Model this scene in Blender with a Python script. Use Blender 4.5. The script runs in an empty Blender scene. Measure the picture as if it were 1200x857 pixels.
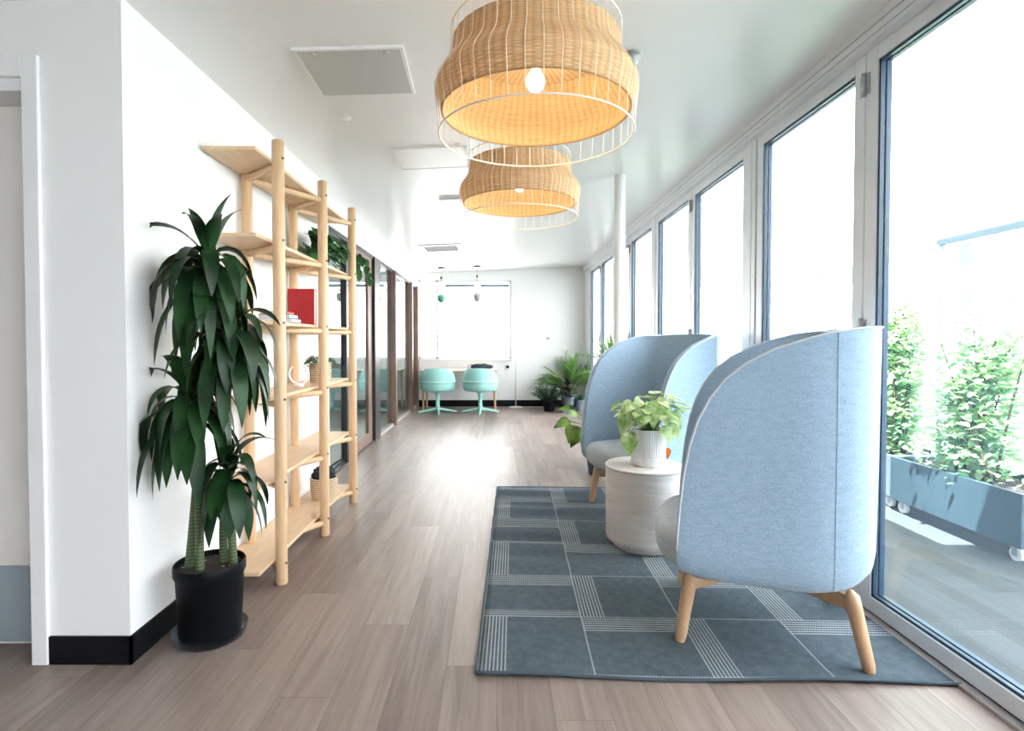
import bpy, bmesh, math, random
from mathutils import Vector, Matrix, noise as mnoise
PI = math.pi
C = bpy.context.scene.collection
R = random.Random(7)

# ------------------------------------------------------------------ materials
def new_mat(name):
    m = bpy.data.materials.new(name); m.use_nodes = True
    nt = m.node_tree; nt.nodes.clear()
    out = nt.nodes.new('ShaderNodeOutputMaterial')
    return m, nt, out

def principled(nt, out, col=(.8,.8,.8), rough=.5, metal=0., spec=.5):
    b = nt.nodes.new('ShaderNodeBsdfPrincipled')
    b.inputs['Base Color'].default_value = (*col, 1)
    b.inputs['Roughness'].default_value = rough
    b.inputs['Metallic'].default_value = metal
    b.inputs['Specular IOR Level'].default_value = spec
    nt.links.new(b.outputs[0], out.inputs[0])
    return b

def mat(name, col, rough=.5, metal=0., spec=.5, var=0., scale=20., bump=0., bscale=None, stretch=(1,1,1), coat=0., detail=4.):
    """principled with noise variation of colour and bump in object coordinates"""
    m, nt, out = new_mat(name)
    b = principled(nt, out, col, rough, metal, spec)
    if coat: b.inputs['Coat Weight'].default_value = coat
    if var or bump:
        tc = nt.nodes.new('ShaderNodeTexCoord'); mp = nt.nodes.new('ShaderNodeMapping')
        mp.inputs['Scale'].default_value = stretch
        nt.links.new(tc.outputs['Object'], mp.inputs[0])
    if var:
        n = nt.nodes.new('ShaderNodeTexNoise'); n.inputs['Scale'].default_value = scale; n.inputs['Detail'].default_value = detail
        nt.links.new(mp.outputs[0], n.inputs['Vector'])
        r = nt.nodes.new('ShaderNodeValToRGB')
        r.color_ramp.elements[0].position = .3; r.color_ramp.elements[1].position = .7
        r.color_ramp.elements[0].color = (*[max(0, c*(1-var)) for c in col], 1)
        r.color_ramp.elements[1].color = (*[min(1, c*(1+var)) for c in col], 1)
        nt.links.new(n.outputs[0], r.inputs[0]); nt.links.new(r.outputs[0], b.inputs['Base Color'])
    if bump:
        n2 = nt.nodes.new('ShaderNodeTexNoise'); n2.inputs['Scale'].default_value = bscale or scale; n2.inputs['Detail'].default_value = 3
        nt.links.new(mp.outputs[0], n2.inputs['Vector'])
        bp = nt.nodes.new('ShaderNodeBump'); bp.inputs['Strength'].default_value = bump; bp.inputs['Distance'].default_value = .005
        nt.links.new(n2.outputs[0], bp.inputs['Height']); nt.links.new(bp.outputs[0], b.inputs['Normal'])
    return m

def leaf_mat(name, dark, light, rough=.4, scale=6., trans=.25, spec=.5):
    m, nt, out = new_mat(name)
    b = principled(nt, out, dark, rough, 0, spec)
    tc = nt.nodes.new('ShaderNodeTexCoord')
    n = nt.nodes.new('ShaderNodeTexNoise'); n.inputs['Scale'].default_value = scale; n.inputs['Detail'].default_value = 2
    nt.links.new(tc.outputs['Object'], n.inputs['Vector'])
    r = nt.nodes.new('ShaderNodeValToRGB')
    r.color_ramp.elements[0].position = .35; r.color_ramp.elements[1].position = .68
    r.color_ramp.elements[0].color = (*dark, 1); r.color_ramp.elements[1].color = (*light, 1)
    nt.links.new(n.outputs[0], r.inputs[0]); nt.links.new(r.outputs[0], b.inputs['Base Color'])
    if trans:
        t = nt.nodes.new('ShaderNodeBsdfTranslucent'); nt.links.new(r.outputs[0], t.inputs[0])
        mx = nt.nodes.new('ShaderNodeMixShader'); mx.inputs[0].default_value = trans
        nt.links.new(b.outputs[0], mx.inputs[1]); nt.links.new(t.outputs[0], mx.inputs[2])
        nt.links.new(mx.outputs[0], out.inputs[0])
    return m

def glass_mat(name, tint=(1,1,1), refl=1.0, f0=.04):
    """thin clear pane: tinted transmission plus a Schlick mirror reflection, same from both sides"""
    m, nt, out = new_mat(name); k = NB(nt)
    tr = nt.nodes.new('ShaderNodeBsdfTransparent'); tr.inputs[0].default_value = (*tint, 1)
    gl = nt.nodes.new('ShaderNodeBsdfGlossy'); gl.inputs['Roughness'].default_value = .0; gl.inputs[0].default_value = (refl, refl, refl, 1)
    lw = nt.nodes.new('ShaderNodeLayerWeight'); lw.inputs['Blend'].default_value = .5
    f = k.m('ADD', k.m('MULTIPLY', k.m('POWER', lw.outputs['Facing'], 5.), 1-f0), f0)
    mx = nt.nodes.new('ShaderNodeMixShader')
    nt.links.new(f, mx.inputs[0]); nt.links.new(tr.outputs[0], mx.inputs[1]); nt.links.new(gl.outputs[0], mx.inputs[2])
    nt.links.new(mx.outputs[0], out.inputs[0])
    return m

def emit_mat(name, col, s):
    m, nt, out = new_mat(name)
    e = nt.nodes.new('ShaderNodeEmission'); e.inputs[0].default_value = (*col, 1); e.inputs[1].default_value = s
    nt.links.new(e.outputs[0], out.inputs[0]); return m

class NB:
    """small helper for math node chains"""
    def __init__(s, nt): s.nt = nt
    def v(s, sock, x):
        if hasattr(x, 'default_value') or hasattr(x, 'links'): s.nt.links.new(x, sock)
        else: sock.default_value = x
    def m(s, op, a, b=0., c=0.):
        n = s.nt.nodes.new('ShaderNodeMath'); n.operation = op
        s.v(n.inputs[0], a); s.v(n.inputs[1], b)
        if op in ('MULTIPLY_ADD',): s.v(n.inputs[2], c)
        return n.outputs[0]
    def mix(s, f, a, b):
        n = s.nt.nodes.new('ShaderNodeMix'); n.data_type = 'RGBA'
        s.v(n.inputs[0], f)
        for sock, x in ((n.inputs[6], a), (n.inputs[7], b)):
            if isinstance(x, tuple): sock.default_value = (*x, 1)
            else: s.nt.links.new(x, sock)
        return n.outputs[2]

def plank_mat(name, cols, wid, length, rough, grain=.5, gap=.35, along='Y', spec=.5, light_gap=False):
    m, nt, out = new_mat(name); b = principled(nt, out, cols[0], rough, 0, spec); k = NB(nt)
    tc = nt.nodes.new('ShaderNodeTexCoord'); sp = nt.nodes.new('ShaderNodeSeparateXYZ'); nt.links.new(tc.outputs['Object'], sp.inputs[0])
    a, l = (sp.outputs[0], sp.outputs[1]) if along == 'Y' else (sp.outputs[1], sp.outputs[0])
    ia = k.m('FLOOR', k.m('DIVIDE', a, wid))
    off = k.m('FRACT', k.m('MULTIPLY', ia, .618))
    lf = k.m('ADD', k.m('DIVIDE', l, length), off)
    il = k.m('FLOOR', lf)
    cmb = nt.nodes.new('ShaderNodeCombineXYZ'); nt.links.new(ia, cmb.inputs[0]); nt.links.new(il, cmb.inputs[1])
    wn = nt.nodes.new('ShaderNodeTexWhiteNoise'); wn.noise_dimensions = '2D'; nt.links.new(cmb.outputs[0], wn.inputs['Vector'])
    # grain
    cg = nt.nodes.new('ShaderNodeCombineXYZ')
    nt.links.new(k.m('MULTIPLY', a, 26.), cg.inputs[0]); nt.links.new(k.m('MULTIPLY', l, 1.6), cg.inputs[1])
    nt.links.new(k.m('MULTIPLY', wn.outputs[0], 37.), cg.inputs[2])
    g = nt.nodes.new('ShaderNodeTexNoise'); g.inputs['Scale'].default_value = 1.; g.inputs['Detail'].default_value = 6; g.inputs['Roughness'].default_value = .65; g.inputs['Distortion'].default_value = .6
    nt.links.new(cg.outputs[0], g.inputs['Vector'])
    f = k.m('ADD', k.m('MULTIPLY', k.m('SUBTRACT', wn.outputs[0], .5), 1-grain), k.m('MULTIPLY', g.outputs[0], 1.0))
    r = nt.nodes.new('ShaderNodeValToRGB'); r.color_ramp.elements[0].position = .25; r.color_ramp.elements[1].position = .78
    r.color_ramp.elements[0].color = (*cols[0], 1); r.color_ramp.elements[1].color = (*cols[1], 1)
    nt.links.new(f, r.inputs[0])
    fa = k.m('FRACT', k.m('DIVIDE', a, wid)); fl = k.m('FRACT', lf)
    e1 = k.m('LESS_THAN', fa, .012 if not light_gap else .03); e2 = k.m('LESS_THAN', fl, .002)
    e = k.m('MULTIPLY', k.m('MAXIMUM', e1, e2), gap)
    nt.links.new(k.mix(e, r.outputs[0], tuple(c*.35 for c in cols[0])), b.inputs['Base Color'])
    bp = nt.nodes.new('ShaderNodeBump'); bp.inputs['Strength'].default_value = .12; bp.inputs['Distance'].default_value = .002
    nt.links.new(g.outputs[0], bp.inputs['Height']); nt.links.new(bp.outputs[0], b.inputs['Normal'])
    return m

M = {}
M['wall'] = mat('wall_paint', (.81,.80,.79), .6, bump=.05, bscale=180)
M['ceil'] = mat('ceiling_paint', (.79,.78,.765), .32, bump=.03, bscale=60, spec=.5)
M['trim'] = mat('white_trim', (.80,.79,.785), .4)
M['doorpaint'] = mat('door_paint', (.84,.80,.76), .45)
M['kick'] = mat('kickplate', (.36,.42,.47), .4, .2)
M['black'] = mat('black_vinyl', (.003,.0035,.005), .6, spec=.2)
M['floor'] = plank_mat('oak_vinyl', ((.156,.115,.098), (.315,.247,.214)), .185, 1.25, .38, .62, .5)
M['deck'] = plank_mat('deck_boards', ((.028,.036,.040), (.055,.066,.072)), .15, 2.4, .8, .5, .6)
M['alu'] = mat('aluminium', (.74,.76,.78), .35, .1, var=.03, scale=3)
M['alud'] = mat('dark_gasket', (.018,.05,.09), .4)
M['gap'] = mat('seam_dark', (.03,.035,.04), .5)
M['hinge'] = mat('hinge_steel', (.45,.47,.5), .3, .8)
M['glass'] = glass_mat('window_glass', (.86,.915,.955), .9)
M['pglass'] = glass_mat('partition_glass', (.80,.88,.88), 1.0, .06)
M['sglass'] = glass_mat('screen_glass', (.93,.97,.98), 1.0)
M['maple'] = mat('pale_maple', (.64,.43,.25), .42, var=.10, scale=9, stretch=(8,8,.8), detail=5)
M['maple_h'] = mat('pale_maple_board', (.66,.47,.29), .42, var=.09, scale=9, stretch=(8,.8,8), detail=5)
M['dowelend'] = mat('walnut_pin', (.12,.06,.03), .5)
M['oakleg'] = mat('oak_leg', (.53,.33,.19), .42, var=.12, scale=10, stretch=(6,6,1))
M['fabric'] = None
M['seat'] = None
M['piping'] = mat('piping', (.50,.54,.56), .7)
M['brown'] = mat('walnut_frame', (.19,.115,.085), .45, var=.25, scale=6, stretch=(5,5,.6))
M['darkfr'] = mat('dark_bronze', (.035,.03,.032), .4)
M['tealp'] = mat('mint_metal', (.36,.70,.61), .35)
M['teal'] = mat('mint_upholstery', (.33,.62,.57), .75, var=.05, scale=60)
M['tealpipe'] = mat('mint_piping', (.50,.80,.72), .5)
M['tabletop'] = mat('table_oak', (.45,.32,.22), .5, var=.1, scale=8)
M['pole'] = mat('stone_enamel', (.60,.56,.52), .4)
M['white'] = mat('white_enamel', (.80,.80,.78), .35)
M['wire'] = mat('cream_wire', (.86,.77,.64), .4)
M['panel'] = mat('grey_panel_sheet', (.52,.53,.51), .3, .2)
M['sill'] = mat('stone_sill', (.42,.37,.34), .5)
M['grey'] = mat('grey_panel', (.33,.345,.33), .3, .25)
M['steel'] = mat('brushed_steel', (.5,.5,.5), .3, .9)
M['potblack'] = mat('black_plastic_pot', (.002,.003,.0045), .5, spec=.15)
M['saucer'] = glass_mat('clear_saucer', (.62,.70,.78), 1.0)
M['potgrey'] = mat('slate_pot', (.06,.085,.10), .5)
M['potblue'] = mat('blue_grey_pot', (.20,.26,.33), .5)
M['soil'] = None
M['cane'] = None
M['drac'] = leaf_mat('dracaena_leaf', (.0035,.019,.006), (.014,.060,.012), .40, 6., .06, .28)
M['draccore'] = mat('cane_bud', (.03,.09,.03), .6)
M['pothos'] = leaf_mat('pothos_leaf', (.015,.06,.02), (.06,.20,.05), .4, 14., .15)
M['palm'] = leaf_mat('palm_leaf', (.04,.14,.03), (.22,.40,.09), .45, 4., .35)
M['broad'] = leaf_mat('broad_leaf', (.010,.045,.022), (.03,.11,.05), .35, 8., .1)
M['burg'] = leaf_mat('burgundy_leaf', (.012,.012,.012), (.05,.025,.025), .3, 8., .05)
M['monst'] = leaf_mat('monstera_leaf', (.008,.04,.012), (.22,.36,.06), .35, 9., .12)
M['cal'] = leaf_mat('syngonium_leaf', (.26,.43,.10), (.80,.86,.52), .45, 22., .3)
M['vine'] = leaf_mat('vine_leaf', (.16,.36,.18), (.62,.78,.40), .5, 5., .45)
M['trail'] = leaf_mat('trailing_leaf', (.06,.15,.07), (.25,.38,.18), .5, 30., .2)
M['bark'] = mat('bark', (.12,.08,.05), .8)
M['stemg'] = mat('green_stem', (.12,.22,.06), .6)
M['red'] = mat('red_cover', (.42,.012,.018), .35, var=.12, scale=14)
M['redb'] = mat('red_bloom', (.65,.05,.02), .5)
M['orangeb'] = mat('orange_bloom', (.75,.20,.03), .5)
M['page'] = mat('book_pages', (.75,.72,.66), .8)
M['bookb'] = mat('blue_cover', (.35,.50,.75), .5)
M['bookw'] = mat('white_cover', (.78,.78,.78), .5)
M['booko'] = mat('orange_red_cover', (.55,.12,.05), .5)
M['ceramic'] = mat('white_ceramic', (.78,.76,.74), .4, var=.02, scale=30)
M['navy'] = mat('dark_cloth', (.012,.022,.032), .9, bump=.4, bscale=60)
M['planter'] = mat('planter_metal', (.028,.055,.07), .5, var=.06, scale=3)
M['planterl'] = mat('planter_metal_pale', (.12,.15,.17), .5, var=.06, scale=3)
M['bldg'] = mat('pale_render', (.80,.80,.78), .8)
M['bwin'] = mat('far_window', (.07,.08,.08), .9, spec=.0)
M['lampcone'] = mat('lamp_cone_white', (.72,.66,.62), .4)
M['office'] = mat('office_wall', (.30,.31,.32), .8)
M['bulb'] = emit_mat('lit_bulb', (1.,.90,.72), 14.)
M['bulb2'] = emit_mat('lit_bulb_low', (1.,.86,.62), 8.)

def fabric(name, c0, c1):
    m, nt, out = new_mat(name); b = principled(nt, out, c0, .88, 0, .25); k = NB(nt)
    b.inputs['Sheen Weight'].default_value = .25
    tc = nt.nodes.new('ShaderNodeTexCoord')
    mp = nt.nodes.new('ShaderNodeMapping'); mp.inputs['Scale'].default_value = (1,1,3.); nt.links.new(tc.outputs['Object'], mp.inputs[0])
    n = nt.nodes.new('ShaderNodeTexNoise'); n.inputs['Scale'].default_value = 150; n.inputs['Detail'].default_value = 3
    nt.links.new(mp.outputs[0], n.inputs['Vector'])
    n3 = nt.nodes.new('ShaderNodeTexNoise'); n3.inputs['Scale'].default_value = 25; n3.inputs['Detail'].default_value = 3
    nt.links.new(mp.outputs[0], n3.inputs['Vector'])
    f = k.m('ADD', k.m('MULTIPLY', n.outputs[0], .7), k.m('MULTIPLY', n3.outputs[0], .3))
    r = nt.nodes.new('ShaderNodeValToRGB'); r.color_ramp.elements[0].position = .36; r.color_ramp.elements[1].position = .64
    r.color_ramp.elements[0].color = (*c0, 1); r.color_ramp.elements[1].color = (*c1, 1)
    nt.links.new(f, r.inputs[0]); nt.links.new(r.outputs[0], b.inputs['Base Color'])
    bp = nt.nodes.new('ShaderNodeBump'); bp.inputs['Strength'].default_value = .25; bp.inputs['Distance'].default_value = .002
    nt.links.new(n.outputs[0], bp.inputs['Height']); nt.links.new(bp.outputs[0], b.inputs['Normal'])
    return m
M['fabric'] = fabric('blue_grey_wool', (.235,.345,.455), (.38,.495,.61))
M['seat'] = fabric('grey_wool', (.33,.37,.40), (.46,.50,.53))

def soil_mat():
    m, nt, out = new_mat('potting_soil'); b = principled(nt, out, (.02,.013,.01), .95)
    tc = nt.nodes.new('ShaderNodeTexCoord'); v = nt.nodes.new('ShaderNodeTexVoronoi'); v.inputs['Scale'].default_value = 70
    nt.links.new(tc.outputs['Object'], v.inputs['Vector'])
    wn = nt.nodes.new('ShaderNodeTexWhiteNoise'); nt.links.new(v.outputs['Color'], wn.inputs['Vector'])
    k = NB(nt); f = k.m('MULTIPLY', k.m('GREATER_THAN', wn.outputs[0], .88), k.m('LESS_THAN', v.outputs['Distance'], .35))
    nt.links.new(k.mix(f, (.022,.014,.011), (.45,.38,.33)), b.inputs['Base Color'])
    return m
M['soil'] = soil_mat()

def cane_mat():
    m, nt, out = new_mat('ringed_cane'); b = principled(nt, out, (.07,.12,.05), .6); k = NB(nt)
    tc = nt.nodes.new('ShaderNodeTexCoord'); w = nt.nodes.new('ShaderNodeTexWave'); w.bands_direction = 'Z'
    w.inputs['Scale'].default_value = 22; w.inputs['Distortion'].default_value = 2.5; w.inputs['Detail'].default_value = 2
    nt.links.new(tc.outputs['Object'], w.inputs['Vector'])
    r = nt.nodes.new('ShaderNodeValToRGB'); r.color_ramp.elements[0].position = .1; r.color_ramp.elements[1].position = .5
    r.color_ramp.elements[0].color = (.13,.16,.075,1); r.color_ramp.elements[1].color = (.05,.085,.033,1)
    nt.links.new(w.outputs[0], r.inputs[0]); nt.links.new(r.outputs[0], b.inputs['Base Color'])
    return m
M['cane'] = cane_mat()

def wicker_mat():
    m, nt, out = new_mat('wicker_weave'); k = NB(nt)
    b = principled(nt, out, (.6,.4,.2), .65, 0, .3)
    uv = nt.nodes.new('ShaderNodeUVMap'); sp = nt.nodes.new('ShaderNodeSeparateXYZ'); nt.links.new(uv.outputs[0], sp.inputs[0])
    U = k.m('MULTIPLY', sp.outputs[0], 72.); V = k.m('MULTIPLY', sp.outputs[1], 58.)
    iu = k.m('FLOOR', U); iv = k.m('FLOOR', V)
    par = k.m('MODULO', k.m('ADD', iu, iv), 2.)
    su = k.m('SINE', k.m('MULTIPLY', k.m('FRACT', U), PI)); sv = k.m('SINE', k.m('MULTIPLY', k.m('FRACT', V), PI))
    h = k.m('ADD', k.m('MULTIPLY', sv, k.m('ADD', .35, k.m('MULTIPLY', par, k.m('MULTIPLY', su, .65)))), 0.)
    cmb = nt.nodes.new('ShaderNodeCombineXYZ'); nt.links.new(k.m('MULTIPLY', U, .35), cmb.inputs[0]); nt.links.new(iv, cmb.inputs[1])
    n = nt.nodes.new('ShaderNodeTexNoise'); n.inputs['Scale'].default_value = .9; n.inputs['Detail'].default_value = 4; nt.links.new(cmb.outputs[0], n.inputs['Vector'])
    f = k.m('ADD', k.m('ADD', k.m('MULTIPLY', h, .38), k.m('MULTIPLY', su, .14)), k.m('MULTIPLY', n.outputs[0], .7))  # rib shading between the stakes is put into the colour
    r = nt.nodes.new('ShaderNodeValToRGB'); r.color_ramp.elements[0].position = .22; r.color_ramp.elements[1].position = .85
    r.color_ramp.elements[0].color = (.50,.30,.125,1); r.color_ramp.elements[1].color = (.92,.68,.40,1)
    nt.links.new(f, r.inputs[0]); nt.links.new(r.outputs[0], b.inputs['Base Color'])
    bp = nt.nodes.new('ShaderNodeBump'); bp.inputs['Strength'].default_value = .6; bp.inputs['Distance'].default_value = .004
    nt.links.new(h, bp.inputs['Height']); nt.links.new(bp.outputs[0], b.inputs['Normal'])
    t = nt.nodes.new('ShaderNodeBsdfTranslucent'); nt.links.new(r.outputs[0], t.inputs[0])
    mx = nt.nodes.new('ShaderNodeMixShader'); mx.inputs[0].default_value = .3
    nt.links.new(b.outputs[0], mx.inputs[1]); nt.links.new(t.outputs[0], mx.inputs[2]); nt.links.new(mx.outputs[0], out.inputs[0])
    return m
M['wicker'] = wicker_mat()

def basket_mat():
    m, nt, out = new_mat('seagrass_basket'); k = NB(nt); b = principled(nt, out, (.5,.4,.28), .8)
    tc = nt.nodes.new('ShaderNodeTexCoord'); w = nt.nodes.new('ShaderNodeTexWave'); w.bands_direction = 'Z'
    w.inputs['Scale'].default_value = 21; w.inputs['Distortion'].default_value = 1.2; w.inputs['Detail'].default_value = 2; w.inputs['Detail Scale'].default_value = 6
    nt.links.new(tc.outputs['Object'], w.inputs['Vector'])
    r = nt.nodes.new('ShaderNodeValToRGB'); r.color_ramp.elements[0].color = (.30,.20,.11,1); r.color_ramp.elements[1].color = (.66,.52,.37,1)
    r.color_ramp.elements[0].position = .15; r.color_ramp.elements[1].position = .6
    nt.links.new(w.outputs[0], r.inputs[0]); nt.links.new(r.outputs[0], b.inputs['Base Color'])
    return m
M['basket'] = basket_mat()

def table_mat():
    m, nt, out = new_mat('whitewashed_wood'); k = NB(nt); b = principled(nt, out, (.6,.55,.5), .5)
    tc = nt.nodes.new('ShaderNodeTexCoord'); mp = nt.nodes.new('ShaderNodeMapping'); mp.inputs['Scale'].default_value = (2.2,2.2,22)
    nt.links.new(tc.outputs['Object'], mp.inputs[0])
    n = nt.nodes.new('ShaderNodeTexNoise'); n.inputs['Scale'].default_value = 1.4; n.inputs['Detail'].default_value = 6; n.inputs['Distortion'].default_value = .8
    nt.links.new(mp.outputs[0], n.inputs['Vector'])
    r = nt.nodes.new('ShaderNodeValToRGB'); r.color_ramp.elements[0].position = .3; r.color_ramp.elements[1].position = .62
    r.color_ramp.elements[0].color = (.58,.525,.485,1); r.color_ramp.elements[1].color = (.71,.665,.63,1)
    nt.links.new(n.outputs[0], r.inputs[0]); nt.links.new(r.outputs[0], b.inputs['Base Color'])
    return m
M['washwood'] = table_mat()

def rug_mat():
    m, nt, out = new_mat('tile_weave_rug'); k = NB(nt); b = principled(nt, out, (.1,.12,.14), .95, 0, .15)
    tc = nt.nodes.new('ShaderNodeTexCoord'); sp = nt.nodes.new('ShaderNodeSeparateXYZ'); nt.links.new(tc.outputs['Object'], sp.inputs[0])
    T = .42
    tx = k.m('DIVIDE', sp.outputs[0], T); ty = k.m('DIVIDE', sp.outputs[1], T)
    ix = k.m('FLOOR', tx); iy = k.m('FLOOR', ty); fx = k.m('FRACT', tx); fy = k.m('FRACT', ty)
    par = k.m('MODULO', k.m('ADD', ix, iy), 2.)       # 0: stripes run along y, 1: along x
    npar = k.m('SUBTRACT', 1., par)
    dashx = k.m('GREATER_THAN', k.m('FRACT', k.m('MULTIPLY', sp.outputs[0], 95.)), .28)
    dashy = k.m('GREATER_THAN', k.m('FRACT', k.m('MULTIPLY', sp.outputs[1], 95.)), .28)
    bv = k.m('MULTIPLY', k.m('LESS_THAN', fx, .27), npar)
    lv = k.m('MULTIPLY', k.m('LESS_THAN', k.m('FRACT', k.m('MULTIPLY', fx, 8/.27)), .36), dashy)
    bh = k.m('MULTIPLY', k.m('MAXIMUM', k.m('GREATER_THAN', fy, .74), k.m('MULTIPLY', k.m('LESS_THAN', fy, .14), k.m('LESS_THAN', ix, .5))), par)
    lh = k.m('MULTIPLY', k.m('LESS_THAN', k.m('FRACT', k.m('MULTIPLY', k.m('SUBTRACT', fy, .74), 6/.26)), .36), dashx)
    seam = k.m('MAXIMUM', k.m('MULTIPLY', k.m('LESS_THAN', fx, .014), dashy), k.m('MULTIPLY', k.m('LESS_THAN', fy, .014), dashx))
    line = k.m('MAXIMUM', k.m('MAXIMUM', k.m('MULTIPLY', bv, lv), k.m('MULTIPLY', bh, lh)), k.m('MULTIPLY', seam, .8))
    n = nt.nodes.new('ShaderNodeTexNoise'); n.inputs['Scale'].default_value = 260; n.inputs['Detail'].default_value = 2
    nt.links.new(tc.outputs['Object'], n.inputs['Vector'])
    n2 = nt.nodes.new('ShaderNodeTexNoise'); n2.inputs['Scale'].default_value = 30; nt.links.new(tc.outputs['Object'], n2.inputs['Vector'])
    r = nt.nodes.new('ShaderNodeValToRGB'); r.color_ramp.elements[0].position = .3; r.color_ramp.elements[1].position = .7
    r.color_ramp.elements[0].color = (.048,.066,.081,1); r.color_ramp.elements[1].color = (.108,.138,.164,1)
    nt.links.new(k.m('ADD', k.m('MULTIPLY', n.outputs[0], .6), k.m('MULTIPLY', n2.outputs[0], .4)), r.inputs[0])
    nt.links.new(k.mix(k.m('MULTIPLY', line, .75), r.outputs[0], (.52,.55,.56)), b.inputs['Base Color'])
    bp = nt.nodes.new('ShaderNodeBump'); bp.inputs['Strength'].default_value = .3; bp.inputs['Distance'].default_value = .002
    nt.links.new(n.outputs[0], bp.inputs['Height']); nt.links.new(bp.outputs[0], b.inputs['Normal'])
    return m
M['rug'] = rug_mat()

# ------------------------------------------------------------------ mesh helpers
def obj(name, bm, m, parent=None, smooth=False, loc=None, auto=None):
    me = bpy.data.meshes.new(name)
    bmesh.ops.recalc_face_normals(bm, faces=bm.faces[:]) if not getattr(bm, '_norecalc', False) else None
    bm.to_mesh(me); bm.free()
    o = bpy.data.objects.new(name, me); C.objects.link(o)
    for mm in (m if isinstance(m, (list, tuple)) else [m]): me.materials.append(mm)
    if smooth:
        for p in me.polygons: p.use_smooth = True
        if auto is not None: me.set_sharp_from_angle(angle=math.radians(auto))
    if parent: o.parent = parent
    if loc: o.location = loc
    return o

def thing(name, label, cat, loc=(0,0,0), rotz=0., group=None):
    o = bpy.data.objects.new(name, None); C.objects.link(o); o.empty_display_size = .1
    o.location = loc; o.rotation_euler = (0, 0, rotz)
    o['label'] = label; o['category'] = cat
    if group: o['group'] = group
    return o

def tag(o, label, cat, group=None, kind=None):
    o['label'] = label; o['category'] = cat
    if group: o['group'] = group
    if kind: o['kind'] = kind
    return o

def struct(name, bm, m, parent=None, smooth=False):
    o = obj(name, bm, m, parent, smooth)
    if not parent: o['kind'] = 'structure'
    return o

def B(): return bmesh.new()

def box(bm, x0, x1, y0, y1, z0, z1, bev=0., mi=0, seg=2):
    vs = [bm.verts.new(p) for p in ((x0,y0,z0),(x1,y0,z0),(x1,y1,z0),(x0,y1,z0),(x0,y0,z1),(x1,y0,z1),(x1,y1,z1),(x0,y1,z1))]
    fs = [bm.faces.new([vs[i] for i in q]) for q in ((3,2,1,0),(4,5,6,7),(0,1,5,4),(1,2,6,5),(2,3,7,6),(3,0,4,7))]
    for f in fs: f.material_index = mi
    if bev:
        es = list({e for f in fs for e in f.edges})
        r = bmesh.ops.bevel(bm, geom=es, offset=bev, segments=seg, affect='EDGES', profile=.5)
        for f in r['faces']: f.material_index = mi
    return vs

def bx(x0, x1, y0, y1, z0, z1, bev=0.):
    b = B(); box(b, x0, x1, y0, y1, z0, z1, bev); return b

def frames(pts):
    pts = [Vector(p) for p in pts]; n = len(pts); T = []
    for i in range(n):
        a = pts[max(0, i-1)]; c = pts[min(n-1, i+1)]
        T.append((c-a).normalized() if (c-a).length > 1e-9 else Vector((0,0,1)))
    u = Vector((0,0,1)) if abs(T[0].z) < .9 else Vector((1,0,0))
    u = (u - T[0]*u.dot(T[0])).normalized(); out = []
    for t in T:
        u = u - t*u.dot(t)
        u = u.normalized() if u.length > 1e-6 else t.orthogonal().normalized()
        out.append((t, u, t.cross(u)))
    return pts, out

def tube(bm, pts, rad, seg=10, cap=True, closed=False, mi=0):
    pts, fr = frames(pts); n = len(pts)
    if not hasattr(rad, '__len__'): rad = [rad]*n
    rings = []
    for p, (t, u, w), r in zip(pts, fr, rad):
        rings.append([bm.verts.new(p + u*(r*math.cos(2*PI*k/seg)) + w*(r*math.sin(2*PI*k/seg))) for k in range(seg)])
    m = n if closed else n-1
    for i in range(m):
        a, b = rings[i], rings[(i+1) % n]
        for k in range(seg):
            f = bm.faces.new((a[k], a[(k+1)%seg], b[(k+1)%seg], b[k])); f.smooth = True; f.material_index = mi
    if cap and not closed:
        for rg in (rings[0][::-1], rings[-1]):
            f = bm.faces.new(rg); f.material_index = mi

def dowel(bm, a, b, r, seg=14, rnd=.35):
    """round bar with softly rounded ends"""
    a, b = Vector(a), Vector(b); L = (b-a).length; d = (b-a)/L; e = r*rnd
    pts = [a, a+d*e*.3, a+d*e, b-d*e, b-d*e*.3, b]
    tube(bm, pts, [r*.72, r*.92, r, r, r*.92, r*.72], seg)

def ring_pts(r, z, n=48, cx=0, cy=0):
    return [(cx+r*math.cos(2*PI*i/n), cy+r*math.sin(2*PI*i/n), z) for i in range(n)]

def lathe(bm, prof, seg=40, cx=0, cy=0, uv=False, closed=False, capb=False, capt=False):
    rings = []
    for r, z in prof:
        rings.append([bm.verts.new((cx+r*math.cos(2*PI*k/seg), cy+r*math.sin(2*PI*k/seg), z)) for k in range(seg)])
    lay = bm.loops.layers.uv.verify() if uv else None
    n = len(prof); m = n if closed else n-1
    for i in range(m):
        a, b = rings[i], rings[(i+1) % n]
        for k in range(seg):
            f = bm.faces.new((a[k], a[(k+1)%seg], b[(k+1)%seg], b[k])); f.smooth = True
            if uv:
                for lp, (uu, vv) in zip(f.loops, ((k/seg, i/(n-1)), ((k+1)/seg, i/(n-1)), ((k+1)/seg, (i+1)/(n-1)), (k/seg, (i+1)/(n-1)))):
                    lp[lay].uv = (uu, vv)
    if capb: bm.faces.new(rings[0][::-1])
    if capt: bm.faces.new(rings[-1])
    return rings

def disc(bm, r, z, seg=32, cx=0, cy=0, bumpy=0.):
    vs = [bm.verts.new((cx+r*math.cos(2*PI*k/seg), cy+r*math.sin(2*PI*k/seg), z)) for k in range(seg)]
    c = bm.verts.new((cx, cy, z+bumpy))
    for k in range(seg): bm.faces.new((vs[k], vs[(k+1)%seg], c))

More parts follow.
